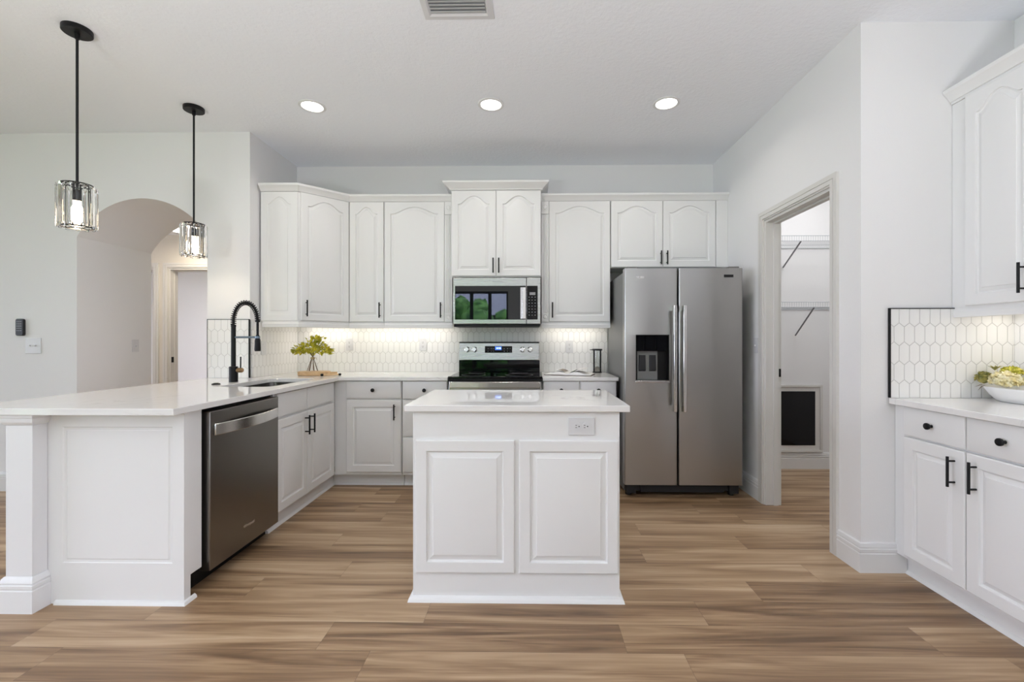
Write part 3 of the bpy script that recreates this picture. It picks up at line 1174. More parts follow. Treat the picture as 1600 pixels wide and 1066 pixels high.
pn = MB().prism([(hx0 + .005, 1.250), (hx0 + .005, 1.132), (hx1 - .005, 1.132), (hx1 - .005, 1.250)], FY + .012, FY + .05, 'y')
for bxp in (.855, .905, .975):
    pn.cyl((bxp, FY + .012, 1.175), .006, -.0015, 12, 'y')
h = O('dispenser_part', pn, 'bglass', t)
h.name = 'control_panel'
pdl = MB().box(.834, .990, FY + .046, FY + .054, .908, 1.130)
O('paddle_plate', pdl, 'steel_side', t)
for px0 in (.846, .926):
    O('paddle', MB().prism([(FY + .045, .975), (FY + .030, .985), (FY + .040, 1.10), (FY + .045, 1.10)], px0, px0 + .05, 'x'), 'dark', t)
O('drip_tray', MB().box(hx0 - .003, hx1 + .003, FY - .006, FY + .054, .888, .9045), 'steel_bright', t, bevel=.002)
O('base_grille', MB().box(.745, 1.612, FY + .055, FY + .084, .042, .098).box(.75, .82, FY + .03, FY + .084, .03, .10).box(1.54, 1.61, FY + .03, FY + .084, .03, .10).box(.86, 1.50, FY + .04, FY + .06, .036, .085), 'dark', t)
for x in (.775, 1.58):
    for y in (FY + .10, 4.2):
        O('foot', MB().cyl((x, y, 0), .022, .036, 14), 'dark', t)
O('badge', MB().box(.812, .878, FY - .002, FY - .0002, 1.688, 1.692).box(.815, .840, FY - .002, FY - .0002, 1.694, 1.708).box(.845, .876, FY - .002, FY - .0002, 1.694, 1.706), 'chrome', d)['label'] = 'small chrome badge'
O('badge', MB().box(1.484, 1.556, FY - .0025, FY - .0002, 1.697, 1.718), 'badge', d2, bevel=.001)['label'] = 'small dark nameplate'
for x in (.75, 1.53):
    O('hinge_cover', MB().box(x, x + .08, FY + .02, FY + .16, 1.7685, 1.784), 'steel_side', t, bevel=.003)

# ------------------------------------------------------------------ range
t = T('range', 'stainless electric range with black glass cooktop', 'range', (0, 0, 0))
rx0, rx1 = -.666, .097
O('body', MB().box(rx0 + .004, rx1 - .004, 3.705, 4.30, .06, .9045), 'dark', t)
O('cooktop', MB().box(rx0 - .002, rx1 + .002, 3.664, 4.235, .905, .921), 'bglass', t, bevel=.005)
for cx_, cy_, r in ((-.48, 3.83, .10), (-.09, 3.83, .115), (-.48, 4.08, .075), (-.09, 4.08, .075)):
    O('burner_marking', MB().lathe([(r, 0), (r, .0004), (r - .003, .0004), (r - .003, 0)], (cx_, cy_, .921), 40), 'grey_mark', t)
O('front_lip', MB().box(rx0 + .001, rx1 - .001, 3.664, 3.704, .882, .9045), 'blackp', t)
od = O('oven_door', MB().box(rx0 + .003, rx1 - .003, 3.672, 3.704, .235, .878), 'steel_h', t, bevel=.004)
O('window', MB().box(-.55, -.02, 3.6705, 3.6725, .40, .70), 'bglass', od)
hb = MB()
N = 16
lo, hi = [], []
pts = []
for i in range(N + 1):
    u = -1 + 2 * i / N
    pts.append((rx0 + .016 + (rx1 - rx0 - .032) * i / N, 3.632 - .012 * (1 - u * u)))
hb.prism(pts + [(x, y + .014) for x, y in pts[::-1]], .832, .880, 'z')
for x in (rx0 + .016, rx1 - .046):
    hb.box(x, x + .03, 3.636, 3.672, .836, .876)
O('handle', hb, 'steel_bright', od, bevel=.003)
dr = O('drawer', MB().box(rx0 + .003, rx1 - .003, 3.676, 3.704, .07, .228), 'steel_h', t, bevel=.003)
for x in (rx0 + .06, rx1 - .06):
    for y in (3.76, 4.22):
        O('foot', MB().cyl((x, y, 0), .018, .061, 12), 'blackp', t)
gx0, gx1 = -.660, .086
# sloping black lower splash and stainless control console
O('splash_panel', MB().prism([(4.212, .9215), (4.212, 1.030), (4.295, 1.030), (4.295, .9215)], gx0 - .004, gx1 + .004, 'x'), 'bglass', t, bevel=.003)
cons = O('control_console', MB().prism([(4.190, 1.031), (4.205, 1.190), (4.296, 1.190), (4.296, 1.031)], gx0, gx1, 'x'), 'steel_h', t, bevel=.003)
O('top_cap', MB().box(gx0, gx1, 4.203, 4.296, 1.1905, 1.200), 'blackp', t)
mcon = Matrix.Translation((0, 4.190, 1.031)) @ Matrix.Rotation(math.atan2(.015, .159), 4, 'X') @ Matrix.Rotation(0, 4, 'X')
mcon = Matrix.Translation((0, 4.190, 1.031)) @ Matrix.Rotation(-math.atan2(.015, .159), 4, 'X')
for x in (-.585, -.515, -.070, .000):
    k = MB(mcon)
    k.lathe([(.026, 0), (.026, -.004), (.021, -.006), (.019, -.026), (.016, -.029), (0, -.029)], (x, -.0005, .098), 24, 'y')
    k.box(x - .005, x + .005, -.036, -.02, .078, .118)
    O('knob', k, 'steel_bright', cons)
k = MB(mcon).box(-.420, -.166, -.002, -.0003, .068, .130)
ds = O('display', k, 'bglass', cons)
O('screen', MB(mcon).box(-.325, -.265, -.0026, -.0021, .094, .126), 'display', ds)
k = MB(mcon)
for i, x in enumerate((-.312, -.300, -.287, -.278)):
    k.box(x, x + .007, -.0032, -.0027, .104, .117)
O('digits', k, 'digits', ds)
k = MB(mcon)
for x in (-.395, -.365, -.345, -.245, -.215, -.190):
    for z in (.080, .104):
        k.box(x, x + .011, -.0026, -.0021, z, z + .004)
O('button_marking', k, 'grey_mark', ds)

# ------------------------------------------------------------------ over-range microwave
t = T('microwave', 'stainless over-the-range microwave with dark glass door', 'microwave', (0, 0, 0))
mx0, mx1, my, mz0, mz1 = -.668, .092, 3.908, 1.336, 1.758
O('body', MB().box(mx0 + .002, mx1 - .002, my + .042, YB - .012, mz0 + .004, 1.7635), 'dark', t)
O('base_vent', MB().box(mx0 + .008, mx1 - .008, my + .006, my + .3, mz0 - .004, mz0 + .018), 'blackp', t)
xs = -.031
d = O('door', MB().box(mx0, xs - .001, my, my + .041, mz0 + .020, mz1), 'steel_h', t, bevel=.004)
O('window', MB().box(-.650, xs - .006, my - .0022, my - .0002, 1.394, 1.686), 'mglass', d, bevel=.001)
hb = MB().prism([(-.082, my - .036), (-.060, my - .044), (-.038, my - .036), (-.038, my - .028), (-.082, my - .028)], 1.400, 1.668, 'z')
hb.box(-.075, -.045, my - .030, my - .002, 1.410, 1.435).box(-.075, -.045, my - .030, my - .002, 1.633, 1.658)
O('handle', hb, 'steel_bright', d)
O('logo', text_mb('Whirlpool', .020, (-.286, my - .0008, 1.7225), (1, 0, 0), (0, 0, 1)), 'grey_mark', d, smooth=False)
c = O('control_panel', MB().box(xs + .001, mx1, my, my + .041, mz0 + .020, mz1), 'steel_h', t, bevel=.004)
O('keypad', MB().box(xs + .004, .066, my - .0022, my - .0002, 1.394, 1.686), 'bglass', c, bevel=.001)
O('screen', MB().box(-.004, .046, my - .0028, my - .0023, 1.606, 1.630), 'grey_mark', c)
k = MB()
for r in range(7):
    for q in range(3):
        z = 1.585 - r * .026
        k.box(-.012 + q * .026, -.004 + q * .026, my - .0028, my - .0023, z, z + .006)
O('button_marking', k, 'grey_mark', c)

# ------------------------------------------------------------------ dishwasher (in the peninsula, faces +X)
t = T('dishwasher', 'stainless dishwasher with curved bar handle in the peninsula', 'dishwasher', (0, 0, 0))
dy0, dy1, dX = 2.196, 2.800, -1.572
O('tub', MB().box(-2.17, -1.628, 2.180, 2.808, .09, .878), 'blackp', t)
O('kick_plate', MB().box(-2.1, -1.66, 2.180, 2.808, 0, .089), 'blackp', t)
d = O('door', MB().box(-1.626, dX, dy0, dy1, .080, .863), 'steel_dark', t, bevel=.004)
hb = MB()
pts = []
for i in range(N + 1):
    u = -1 + 2 * i / N
    pts.append((dX + .012 + .036 * (1 - u * u), dy0 + .022 + (dy1 - dy0 - .044) * i / N))
hb.prism(pts + [(x - .010, y) for x, y in pts[::-1]], .742, .800, 'z')
for y in (dy0 + .022, dy1 - .042):
    hb.box(dX + .0005, dX + .012, y, y + .02, .745, .797)
O('handle', hb, 'steel_bright', d, bevel=.003)
O('logo', text_mb('Whirlpool', .024, (dX + .0008, 2.505, .188), (0, 1, 0), (0, 0, 1)), 'chrome', d, smooth=False)

# ------------------------------------------------------------------ sink, faucet, button
mb = MB()
R0 = lambda e, z: [(x, y, z) for x, y in rrect(SX0 - .008 + e, SX1 + .008 - e, SY0 - .008 + e, SY1 + .008 - e, .06)]
mb.loops([R0(-.012, CT0 - .0015), R0(.001, CT0 - .0015), R0(.004, .80), R0(.02, .69), R0(.05, .68)], cap0=False)
sk = O('sink', mb, 'sink', smooth=True, angle=50)
tag(sk, 'undermount stainless sink basin cut into the peninsula worktop', 'sink')
t = T('faucet', 'tall matte black spring faucet beside the sink', 'faucet', (-2.142, 3.232, CT1))
O('base', MB().lathe([(.029, 0), (.029, .108), (.026, .112), (.018, .1125)], (0, 0, 0), 28), 'black', t)
O('body', MB().cyl((0, 0, .112), .0155, .300, 20), 'black', t)
arcp = []
rr = .088
for i in range(41):
    a = PI - PI * i / 40
    arcp.append((rr + rr * math.cos(a) * 1.0, 0, .445 + .128 * math.sin(a)))
path = [(0, 0, .400)] + arcp + [(2 * rr, 0, .430), (2 * rr, 0, .33)]
O('hose', MB().tube(path, .0085, 12), 'black', t)
# spring coil around the upper arc
coil = []
segs = [(0, 0, .412)] + arcp + [(2 * rr, 0, .437)]
sv = [Vector(p) for p in segs]
cum = [0]
for i in range(1, len(sv)):
    cum.append(cum[-1] + (sv[i] - sv[i - 1]).length)
turns = 26
NS = turns * 10
for i in range(NS + 1):
    s_ = cum[-1] * i / NS
    j = max(k for k in range(len(cum)) if cum[k] <= s_ + 1e-9)
    j = min(j, len(sv) - 2)
    f_ = (s_ - cum[j]) / max(1e-9, cum[j + 1] - cum[j])
    p = sv[j].lerp(sv[j + 1], f_)
    tg = (sv[min(j + 2, len(sv) - 1)] - sv[max(j - 1, 0)]).normalized()
    side = Vector((0, 1, 0))
    nn = tg.cross(side).normalized()
    an = 2 * PI * turns * i / NS
    coil.append(p + (side * math.cos(an) + nn * math.sin(an)) * .0165)
O('spring', MB().tube(coil, .0030, 6), 'black', t)
O('spray_head', MB().lathe([(.010, .340), (.013, .330), (.013, .318), (.0185, .305), (.021, .235), (.019, .222), (0, .222)][::-1], (2 * rr, 0, 0), 20), 'black', t)
O('collar', MB().cyl((2 * rr, 0, .432), .016, .012, 18), 'black', t)
O('collar', MB().cyl((0, 0, .398), .017, .016, 18), 'black', t)
am = O('support_arm', MB().tube([(.012, 0, .323), (2 * rr - .012, 0, .323)], .0075, 12).lathe([(.012, -.008), (.017, -.008), (.017, .008), (.012, .008), (.012, -.008)], (2 * rr, 0, .323), 20), mat('blue_grey_metal', (.16, .21, .26), .3, metal=.8), t)
am['label'] = 'horizontal docking arm with a bluish sheen'
lv = O('valve', MB().lathe([(.014, .026), (.0175, .03), (.0175, .062), (.013, .068), (0, .068)], (0, 0, .085), 20, 'x'), 'brass', t)
lv['label'] = 'bronze-coloured valve stub'
O('lever', MB().tube([(.052, 0, .098), (.053, 0, .182)], .0048, 10), 'black', lv)
tag(O('air_switch_button', MB().lathe([(.026, 0), (.026, .004), (.023, .008), (.016, .0085), (.015, .011), (0, .011)], (-2.135, 3.04, CT1), 24), 'black'),
    'low round black air switch on the worktop in front of the faucet', 'button')

# ------------------------------------------------------------------ electrical plates, remote
def outlet(name, label, loc, rz, kind, w=.070, h=.115, flat=False, group=None):
    t = T(name, label, 'outlet' if kind == 'outlet' else 'switch', loc, rz, group)
    O('cover_plate', MB().box(-w / 2, w / 2, -.006, -.0005, -h / 2, h / 2), 'plate', t, bevel=.002)
    if kind == 'outlet':
        for s_ in (-1, 1):
            q = MB()
            c = (s_ * .0195, -.006, 0) if flat else (0, -.006, s_ * .0195)
            q.lathe([(.0165, 0), (.0165, -.0022), (0, -.0022)], c, 20, 'y')
            r = O('receptacle', q, 'plate', t)
            sl = MB()
            y0, y1 = c[1] - .0030, c[1] - .0020
            if flat:
                sl.box(c[0] - .009, c[0] - .002, y0, y1, .004, .0062).box(c[0] - .009, c[0] - .002, y0, y1, -.0062, -.004).cyl((c[0] + .008, y0, 0), .0028, .001, 10, 'y')
            else:
                sl.box(-.0062, -.004, y0, y1, c[2] - .001, c[2] + .006).box(.004, .0062, y0, y1, c[2] - .001, c[2] + .006).cyl((0, y0, c[2] - .008), .0028, .001, 10, 'y')
            O('slots', sl, 'dark', r)
    elif kind == 'rocker':
        O('rocker', MB().prism([(-.006, -.033), (-.0095, -.033), (-.0075, 0), (-.0095, .033), (-.006, .033)], -.0165, .0165, 'x'), 'plate', t)
    elif kind == 'toggle2':
        for x in (-.023, .023):
            O('toggle', MB().box(x - .005, x + .005, -.017, -.006, -.004, .008), 'plate', t, bevel=.001)
    else:
        O('toggle', MB().box(-.005, .005, -.017, -.006, -.012, .004), 'plate', t, bevel=.001)
    return t


outlet('wall_outlet', 'white outlet plate on the back tile just right of the potted greenery', (-1.732, YB - .010, 1.175), 0, 'outlet')
outlet('wall_outlet', 'white outlet plate on the back tile close to the range', (-1.024, YB - .010, 1.175), 0, 'outlet')
outlet('wall_outlet', 'white outlet plate on the back tile above the open book', (.374, YB - .010, 1.155), 0, 'outlet')
outlet('wall_outlet', 'wide sideways outlet plate on the island front', (.2385, 2.1045, .816), 0, 'outlet', .121, .082, True)
outlet('light_switch', 'white rocker switch on the left tile behind the faucet spray head', (XL + .010, 3.752, 1.150), PI / 2, 'rocker', .072, .118)
outlet('light_switch', 'white double switch plate below the black remote', (-4.006, YA, 1.170), 0, 'toggle2', .128, .126)
outlet('light_switch', 'white single switch inside the arched passage', (ax0, 4.126, 1.165), PI / 2, 'toggle')
outlet('light_switch', 'white switch on the wall between refrigerator and pantry doorway', (XR, 3.50, 1.178), -PI / 2, 'toggle')
t = T('remote_control', 'small black remote hanging on the wall above the double switch', 'remote', (-4.102, YA, 1.320))
O('case', MB().prism(rrect(-.031, .031, -.068, .068, .014), -.022, -.0005, 'y'), 'dark', t, bevel=.003)
k = MB()
for r in range(5):
    for q in range(3):
        k.cyl((-.015 + q * .015, -.0222, .045 - r * .018), .0042, -.0012, 10, 'y')
O('buttons', k, 'grey_mark', t)

# ------------------------------------------------------------------ ceiling: downlights, vent, pendants
def downlight(label, x, y, power=P_DOWN, visible=True):
    t = T('recessed_downlight', label, 'ceiling light', (x, y, CZ), 0, 'recessed ceiling lights over the kitchen')
    O('trim_ring', MB().lathe([(.092, 0), (.092, -.004), (.086, -.007), (.074, -.007), (.070, -.002), (.070, 0)], (0, 0, 0), 36), 'base', t)
    O('lens', MB().lathe([(.070, -.0005), (.070, -.003), (0, -.003)], (0, 0, 0), 32), 'lens', t)
    a = area('downlight_beam', (0, 0, -.012), (0, 0, 0), .14, .14, power, (1, .95, .89), 'DISK', math.radians(150))
    a.parent = t
    return t


downlight('recessed ceiling light nearest the pendant lamps', -1.553, 3.20)
downlight('recessed ceiling light over the range, middle of the three', -.277, 3.197)
downlight('recessed ceiling light nearest the pantry doorway', .960, 3.199)

t = T('ceiling_vent', 'white louvred air vent in the ceiling at the top edge', 'vent', (-.3635, 2.17, CZ))
O('vent_frame', MB().sweep([(0, 0), (0, -.004), (.010, -.010), (.038, -.006), (.040, 0)], [(-.140, -.135), (-.140, .132), (.140, .132), (.140, -.135)][::-1], closed=True), 'plate', t)
for i in range(11):
    y = -.118 + i * .0232
    O('louvre', MB().prism([(y - .0145, -.0135), (y + .0095, -.006), (y + .0095, -.0048), (y - .0145, -.0123)], -.139, .139, 'x'), 'vent', t, smooth=False)
O('duct_shade', MB().box(-.139, .139, -.134, .131, -.0014, -.0004), 'strut', t)  # flat dark sheet stands in for the shade behind the louvres; ceiling is uncut


def pendant(label, x, y):
    z0 = 1.812
    t = T('pendant_light', label, 'pendant lamp', (x, y, z0), 0, 'crystal pendant lamps over the peninsula')
    top = CZ - z0
    O('canopy', MB().lathe([(0, top), (.064, top), (.065, top - .002), (.065, top - .024), (.062, top - .027), (.012, top - .0275), (.011, top - .055), (.006, top - .060), (0, top - .060)][::-1], n=32), 'black', t)
    O('rod', MB().cyl((0, 0, .205), .0062, top - .05 - .205, 12), 'black', t)
    fr = MB()
    for z in (.010, .236):
        fr.lathe([(.064, z - .003), (.067, z - .003), (.067, z + .003), (.064, z + .003), (.064, z - .003)], n=32)
    for k in range(3):
        a = PI * k / 3
        fr.box(-.065, .065, -.002, .002, .234, .238) if k == 0 else None
        c_, s_ = math.cos(a), math.sin(a)
        fr.tube([(-.065 * c_, -.065 * s_, .236), (.065 * c_, .065 * s_, .236)], .002, 6)
        fr.tube([(.060 * c_, .060 * s_, .010), (.060 * c_, .060 * s_, .236)], .0022, 6)
        fr.tube([(-.060 * c_, -.060 * s_, .010), (-.060 * c_, -.060 * s_, .236)], .0022, 6)
    for a in (0, PI / 2):
        c_, s_ = math.cos(a), math.sin(a)
        fr.tube([(-.065 * c_, -.065 * s_, .010), (.065 * c_, .065 * s_, .010)], .002, 6)
    O('frame', fr, 'black', t)
    O('socket', MB().lathe([(.014, .150), (.016, .155), (.016, .205), (.008, .212)], n=18), 'black', t)
    O('bulb', MB().lathe([(0, .034), (.014, .036), (.025, .050), (.029, .075), (.026, .102), (.014, .134), (.012, .150)], n=20), 'bulb', t)
    nC = 12
    for k in range(nC):
        a = 2 * PI * (k + .5) / nC
        mx_ = Matrix.Rotation(a, 4, 'Z') @ Matrix.Translation((.077, 0, 0))
        w = .0165
        prof = [(-.004, -w), (.001, -w), (.007, -w * .45), (.007, w * .45), (.001, w), (-.004, w)]
        q = MB(mx_)
        R = lambda sc, z: [(px * sc, py * sc, z) for px, py in prof]
        q.loops([R(.45, .002), R(1, .022), R(1, .216), R(.45, .232)])
        O('crystal', q, 'crystal', t, smooth=False)
    l = bpy.data.lights.new('pendant_glow', 'POINT')
    l.energy = 5
    l.color = (1, .82, .6)
    l.shadow_soft_size = .024
    lo = bpy.data.objects.new('pendant_glow', l)
    COL.objects.link(lo)
    lo.parent = t
    lo.location = (0, 0, .03)
    return t


pendant('crystal pendant lamp hanging over the near end of the worktop, left of the archway', -2.428, 2.386)
pendant('crystal pendant lamp hanging in front of the archway', -2.412, 3.206)

# hall fixtures
t = T('hall_ceiling_light', 'glowing flush ceiling light seen through the arch', 'ceiling light', (-3.69, 4.72, 2.44))
O('glass_bowl', MB().lathe([(0, -.085), (.06, -.08), (.11, -.065), (.14, -.04), (.15, -.02)], n=32), M['lens'], t)
O('rim', MB().lathe([(.15, -.025), (.158, -.02), (.158, 0), (.0, 0)], n=32), 'brass', t)
a = area('hall_glow', (0, 0, -.10), (0, 0, 0), .25, .25, 9, (1, .88, .70), 'DISK')
a.parent = t
t = T('bedroom_ceiling_light', 'small white ceiling light in the far room through the doorway', 'ceiling light', (-5.85, 7.2, 2.47))
O('fixture', MB().lathe([(0, -.09), (.07, -.085), (.10, -.05), (.11, 0)], n=24), 'lens', t)
a = area('bedroom_glow', (1.2, -.6, -.05), (0, 0, 0), 1.2, 1.2, 34, (.93, .96, 1))
a.parent = t

# under-cabinet LED strips
def led(label, x0, x1, y, z, rz=0, power=P_UNDER):
    L_ = x1 - x0
    t = T('led_strip', label, 'light strip', ((x0 + x1) / 2, y, z), rz)
    O('housing', MB().box(-L_ / 2, L_ / 2, -.012, .012, -.010, -.0005), 'plate', t)
    O('lens', MB().box(-L_ / 2 + .005, L_ / 2 - .005, -.009, .009, -.013, -.0102), 'strip', t)
    a = area('led_glow', (0, 0, -.016), (0, 0, 0), L_ - .02, .015, power * L_, (1, .93, .82))
    a.parent = t


led('under-cabinet light strip over the potted greenery', -2.12, -1.66, 4.20, ZU0, power=P_UNDER * 1.2)
led('under-cabinet light strip left of the microwave', -1.58, -.75, 4.20, ZU0)
led('under-cabinet light strip over the open book', .16, .68, 4.20, ZU0)
led('under-cabinet light strip over the flower bowl', -.30, .30, 0, 0, PI / 2)
o = [q for q in bpy.data.objects if q.get('label') == 'under-cabinet light strip over the flower bowl'][0]
o.location = (2.42, 2.02, ZU0 + .01)

# ------------------------------------------------------------------ pantry contents
def wire_shelf(label, z, brace_x, brace_z):
    t = T('wire_shelf', label, 'shelf', (0, 0, 0))
    x0, x1, yf, yb = 1.86, 3.09, 3.99, YB - .006
    mb = MB()
    for y, zz in ((yb, z), (yf, z), (yf, z + .045), ((yf + yb) / 2, z - .003)):
        mb.tube([(x0, y, zz), (x1, y, zz)], .0032, 6)
    n = 60
    for i in range(n + 1):
        x = x0 + (x1 - x0) * i / n
        mb.tube([(x, yb, z + .003), (x, yf, z + .003), (x, yf, z + .045)], .0016, 4)
    O('wire_deck', mb, 'wire', t)
    O('brace', MB().tube([(brace_x, yf + .01, z), (brace_x + .02, YB - .006, brace_z)], .007, 8), 'strut', t)
    return t


t = T('pantry_ceiling_light', 'flush round light on the pantry ceiling', 'ceiling light', (2.45, 3.5, CZ))
O('fixture', MB().lathe([(0, -.08), (.09, -.07), (.13, -.04), (.14, 0)], n=24), 'lens', t)
a = area('pantry_glow', (0, 0, -.10), (0, 0, 0), .3, .3, 10, (.97, .98, 1), 'DISK')
a.parent = t
wire_shelf('upper white wire shelf in the pantry', 2.085, 2.375, 1.905)
wire_shelf('lower white wire shelf in the pantry', 1.505, 2.49, 1.262)
t = T('wall_panel', 'dark glass panel in a grey frame low on the pantry wall', 'panel', (0, YB, 0))
fx0, fx1, fz0, fz1 = 2.20, 2.755, .158, .795
O('panel_frame', MB().sweep([(0, -.0005), (0, .018), (.012, .024), (.040, .016), (.060, .020), (.060, -.0005)], [(0, 0)]) if False else
  MB().prism([(fx0, fz0), (fx1, fz0), (fx1, fz1), (fx0, fz1)], -.012, -.0005, 'y').prism([(fx0, fz0), (fx1, fz0), (fx1, fz0 + .022), (fx0, fz0 + .022)], -.026, -.012, 'y').prism([(fx0, fz1 - .022), (fx1, fz1 - .022), (fx1, fz1), (fx0, fz1)], -.026, -.012, 'y').prism([(fx1 - .022, fz0 + .022), (fx1, fz0 + .022), (fx1, fz1 - .022), (fx1 - .022, fz1 - .022)], -.026, -.012, 'y').prism([(fx0, fz0 + .022), (fx0 + .022, fz0 + .022), (fx0 + .022, fz1 - .022), (fx0, fz1 - .022)], -.026, -.012, 'y'), 'trim', t, bevel=.003)
O('glass', MB().box(fx0 + .065, fx1 - .065, -.0145, -.0122, fz0 + .065, fz1 - .062), 'bglass', t)

# ------------------------------------------------------------------ things on the worktops
def leaf(mb, p, d, n, l, w):
    """a bent pointed leaf from p along d"""
    d = d.normalized()
    s_ = d.cross(n)
    if s_.length < 1e-4:
        s_ = d.orthogonal()
    s_.normalize()
    n = s_.cross(d).normalized()
    a = p + d * l * .45 + s_ * w * .5 + n * l * .06
    b = p + d * l * .45 - s_ * w * .5 + n * l * .06
    m_ = p + d * l * .5
    e_ = p + d * l - n * l * .12
    mb.add([p, a, e_, b, m_], [(0, 1, 4), (1, 2, 4), (2, 3, 4), (3, 0, 4)])


bx_, by_ = -1.855, 3.86
t = T('serving_board', 'thick light wood board under the potted greenery', 'board', (bx_, by_, CT1), 0.15)
O('slab', MB().lathe([(0, .001), (.128, .001), (.134, .006), (.134, .030), (.128, .035), (0, .035)], n=36, sy=.72), 'board', t)
O('handle', MB().prism([(.125, -.02), (.185, -.016), (.19, 0), (.185, .016), (.125, .02)], .006, .028, 'z'), 'board', t, bevel=.004)
t = T('honey_dipper', 'small wooden utensil with black tips lying at the board edge', 'utensil', (bx_ + .115, by_ - .105, CT1 + .011), .5)
O('shaft', MB().tube([(0, 0, 0), (.135, 0, 0)], .0075, 10), 'board', t)
O('tip', MB().lathe([(0, -.014), (.009, -.010), (.0108, 0), (.009, .010), (0, .014)], (0, 0, 0), 12, 'x').lathe([(0, -.014), (.009, -.010), (.0108, 0), (.009, .010), (0, .014)], (.138, 0, 0), 12, 'x'), 'blackp', t)
t = T('potted_greenery', 'bunch of yellow-green leaves on splayed stems standing on the wood board', 'plant', (bx_ - .015, by_, CT1 + .035))
st = MB()
for k in range(7):
    a = 2 * PI * k / 7
    st.tube([(.045 * math.cos(a), .035 * math.sin(a), .003), (.006 * math.cos(a), .006 * math.sin(a), .115), (-.03 * math.cos(a + .5), -.03 * math.sin(a + .5), .17)], .0028, 6)
O('stems', st, 'stem', t)
O('twine_tie', MB().lathe([(.009, .103), (.016, .105), (.0175, .112), (.016, .120), (.009, .122)], n=16).tube([(.015, 0, .112), (.035, -.01, .118), (.04, -.01, .10)], .002, 5), 'twine', t)
fo = MB()
for i in range(720):
    a = random.uniform(0, 2 * PI)
    r = math.sqrt(random.random())
    rx = r * .165 * math.cos(a)
    ry = r * .10 * math.sin(a)
    zz = .150 + random.random() * .105 * (1 - .65 * r * r)
    if random.random() < .16:
        rx, ry, zz = random.gauss(.03, .022), random.gauss(0, .02), .235 + random.random() * .055
    d_ = Vector((rx, ry, (zz - .15) * .7 + random.uniform(-.06, .10))) + Vector((random.gauss(0, .05), random.gauss(0, .05), random.gauss(0, .04)))
    leaf(fo, Vector((rx, ry, zz)), d_, Vector((random.gauss(0, .6), random.gauss(0, .6), 1)), random.uniform(.022, .038), random.uniform(.015, .023))
fo2 = O('foliage', fo, 'leafg', t, smooth=False)

# open book
t = T('open_book', 'open picture book lying on the short worktop beside the range', 'book', (.345, 3.955, CT1), -.30)
O('cover', MB().prism([(-.205, .0005), (.205, .0005), (.205, .0042), (.01, .0042), (-.07, .006), (-.205, .0042)], -.10, .11, 'y'), 'cover', t)


def pages(sg):
    mb = MB()
    n = 12
    up = []
    for i in range(n + 1):
        u = i / n
        up.append((sg * .198 * u, .008 + .026 * math.sin(PI * min(1, u * 1.15)) * (1 - u * .55) + .004 * (1 - u)))
    lo = [(x, .0042) for x, z in up]
    mb.prism(up + lo[::-1], -.096, .106, 'y')
    return mb


O('page_block', pages(-1), 'paper', t, angle=60)
O('page_block', pages(1), 'paper', t, angle=60)

def curl(h, reach):
    mb = MB()
    up = [(reach * q / 12, .010 + h * math.sin(PI * .62 * q / 12)) for q in range(13)]
    mb.prism(up + [(x, z - .0007) for x, z in up[::-1]], -.094, .104, 'y')
    return mb


O('lifted_page', curl(.050, .15), 'paper', t)
O('lifted_page', curl(.036, -.11), 'paper', t)
q_ = MB()
for k in range(6):
    u0, u1 = 3 + k, 4 + k
    zz = lambda q: .0107 + .036 * math.sin(PI * .62 * q / 12)
    q_.add([(-.11 * u0 / 12, -.088, zz(u0)), (-.11 * u1 / 12, -.088, zz(u1)), (-.11 * u1 / 12, .09, zz(u1)), (-.11 * u0 / 12, .09, zz(u0))], [(0, 1, 2, 3)])
O('picture', q_, 'photo', t)
t = T('glass_canister', 'clear glass jar with a black lid and base beside the refrigerator', 'jar', (.625, 4.215, CT1))
O('base', MB().lathe([(.040, 0), (.042, .002), (.042, .009), (.038, .010)], n=28), 'black', t)
O('glass', MB().lathe([(.036, .0105), (.0375, .012), (.0375, .205), (.0355, .205), (.0355, .013), (0, .013)], n=32), 'glass', t)
O('filling', MB().lathe([(0, .0135), (.034, .0135), (.034, .030), (.022, .048), (.006, .058), (0, .058)], n=24), 'sand', t)
O('lid', MB().lathe([(0, .2055), (.044, .2055), (.046, .209), (.046, .218), (.044, .221), (0, .221)], n=28).box(-.068, -.03, -.006, .006, .209, .216), 'black', t)
fr = MB()
for k in range(4):
    a = PI / 4 + PI / 2 * k
    fr.tube([(.0405 * math.cos(a), .0405 * math.sin(a), .009), (.0405 * math.cos(a), .0405 * math.sin(a), .207)], .0022, 6)
O('frame', fr, 'black', t)

# flower bowl on the right-hand worktop
bwx, bwy = 2.382, 2.19
mb = MB()
def ell(a, b, z, n=40):
    return [(a * math.cos(2 * PI * i / n), b * math.sin(2 * PI * i / n), z) for i in range(n)]
mb.loops([ell(.078, .125, .0005), ell(.086, .136, .004), ell(.108, .162, .030), ell(.124, .180, .058), ell(.128, .185, .068), ell(.126, .183, .071), ell(.121, .178, .069), ell(.100, .155, .034), ell(.07, .12, .012)])
bw = O('bowl', mb, 'bowl', angle=60)
bw.location = (bwx, bwy, CT1)
tag(bw, 'long white ceramic bowl holding flowers on the right worktop', 'bowl')


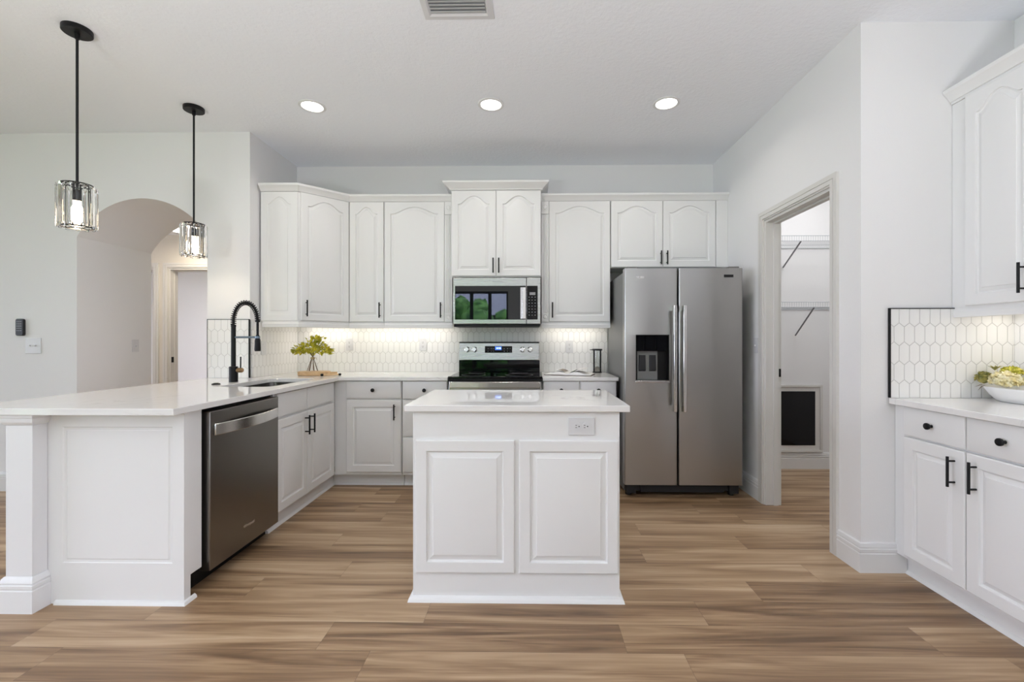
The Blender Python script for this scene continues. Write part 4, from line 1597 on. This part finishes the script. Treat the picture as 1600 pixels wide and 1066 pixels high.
def bloom(name, label, cat, c, r, m, n, lw, flat=.8, group=None):
    mb = MB()
    mb.lathe([(0, -r * flat * .72), (r * .55, -r * flat * .45), (r * .72, 0), (r * .5, r * flat * .5), (0, r * flat * .66)], n=12)
    for i in range(n):
        u = random.uniform(-.35, 1)
        a = random.uniform(0, 2 * PI)
        q = math.sqrt(1 - u * u)
        d_ = Vector((q * math.cos(a), q * math.sin(a), u))
        p = Vector((d_.x * r * .72, d_.y * r * .72, d_.z * r * flat * .7))
        tdir = d_ * .6 + Vector((random.gauss(0, .5), random.gauss(0, .5), random.gauss(0, .5)))
        leaf(mb, p, tdir, d_, r * random.uniform(.22, .38), r * .72 * lw * random.uniform(.8, 1.2))
    o = O(name, mb, m, smooth=False)
    o.location = c
    return tag(o, label, cat, group)


zb = CT1 + .072
bloom('cream_bloom', 'large ruffled cream flower at the front of the bowl', 'flower', (2.335, 2.255, zb + .030), .066, 'petal', 430, .42, .68)
bloom('green_bloom', 'bright yellow-green flower head at the back of the bowl beside the spiky sprig', 'flower', (2.435, 2.325, zb + .064), .046, 'petaly', 240, .42, .8)
bloom('cream_bloom', 'pale cream flower head high at the picture edge in the bowl', 'flower', (2.448, 2.215, zb + .075), .046, 'petal', 240, .42, .7)
bloom('succulent', 'olive and bronze succulent rosette at the far end of the bowl', 'succulent', (2.318, 2.346, zb + .036), .040, 'leafo', 130, .55, 1.0)
bloom('leafy_filler', 'deep green leaf cluster right of the large cream flower', 'foliage', (2.400, 2.135, zb + .030), .050, 'leafd', 170, .55, .8)
mb = MB()
for i in range(9):
    a = 2 * PI * i / 9
    leaf(mb, Vector((0, 0, 0)), Vector((math.cos(a), math.sin(a), 1.0)), Vector((0, 0, 1)), .042, .012)
o = O('agave_sprig', mb, 'leafo', smooth=False)
o.location = (2.372, 2.345, zb + .075)
tag(o, 'spiky grey-green sprig standing above the succulent in the bowl', 'foliage')
mb = MB()
for dx, dz, ln in ((-.9, -.1, .05), (-.7, -.5, .045)):
    leaf(mb, Vector((0, 0, 0)), Vector((dx, .15, dz)), Vector((0, 0, 1)), ln, .008)
o = O('leaf_sprig', mb, 'stem', smooth=False)
o.location = (2.282, 2.30, zb + .006)
tag(o, 'thin dark leaf tips drooping over the bowl rim', 'foliage')
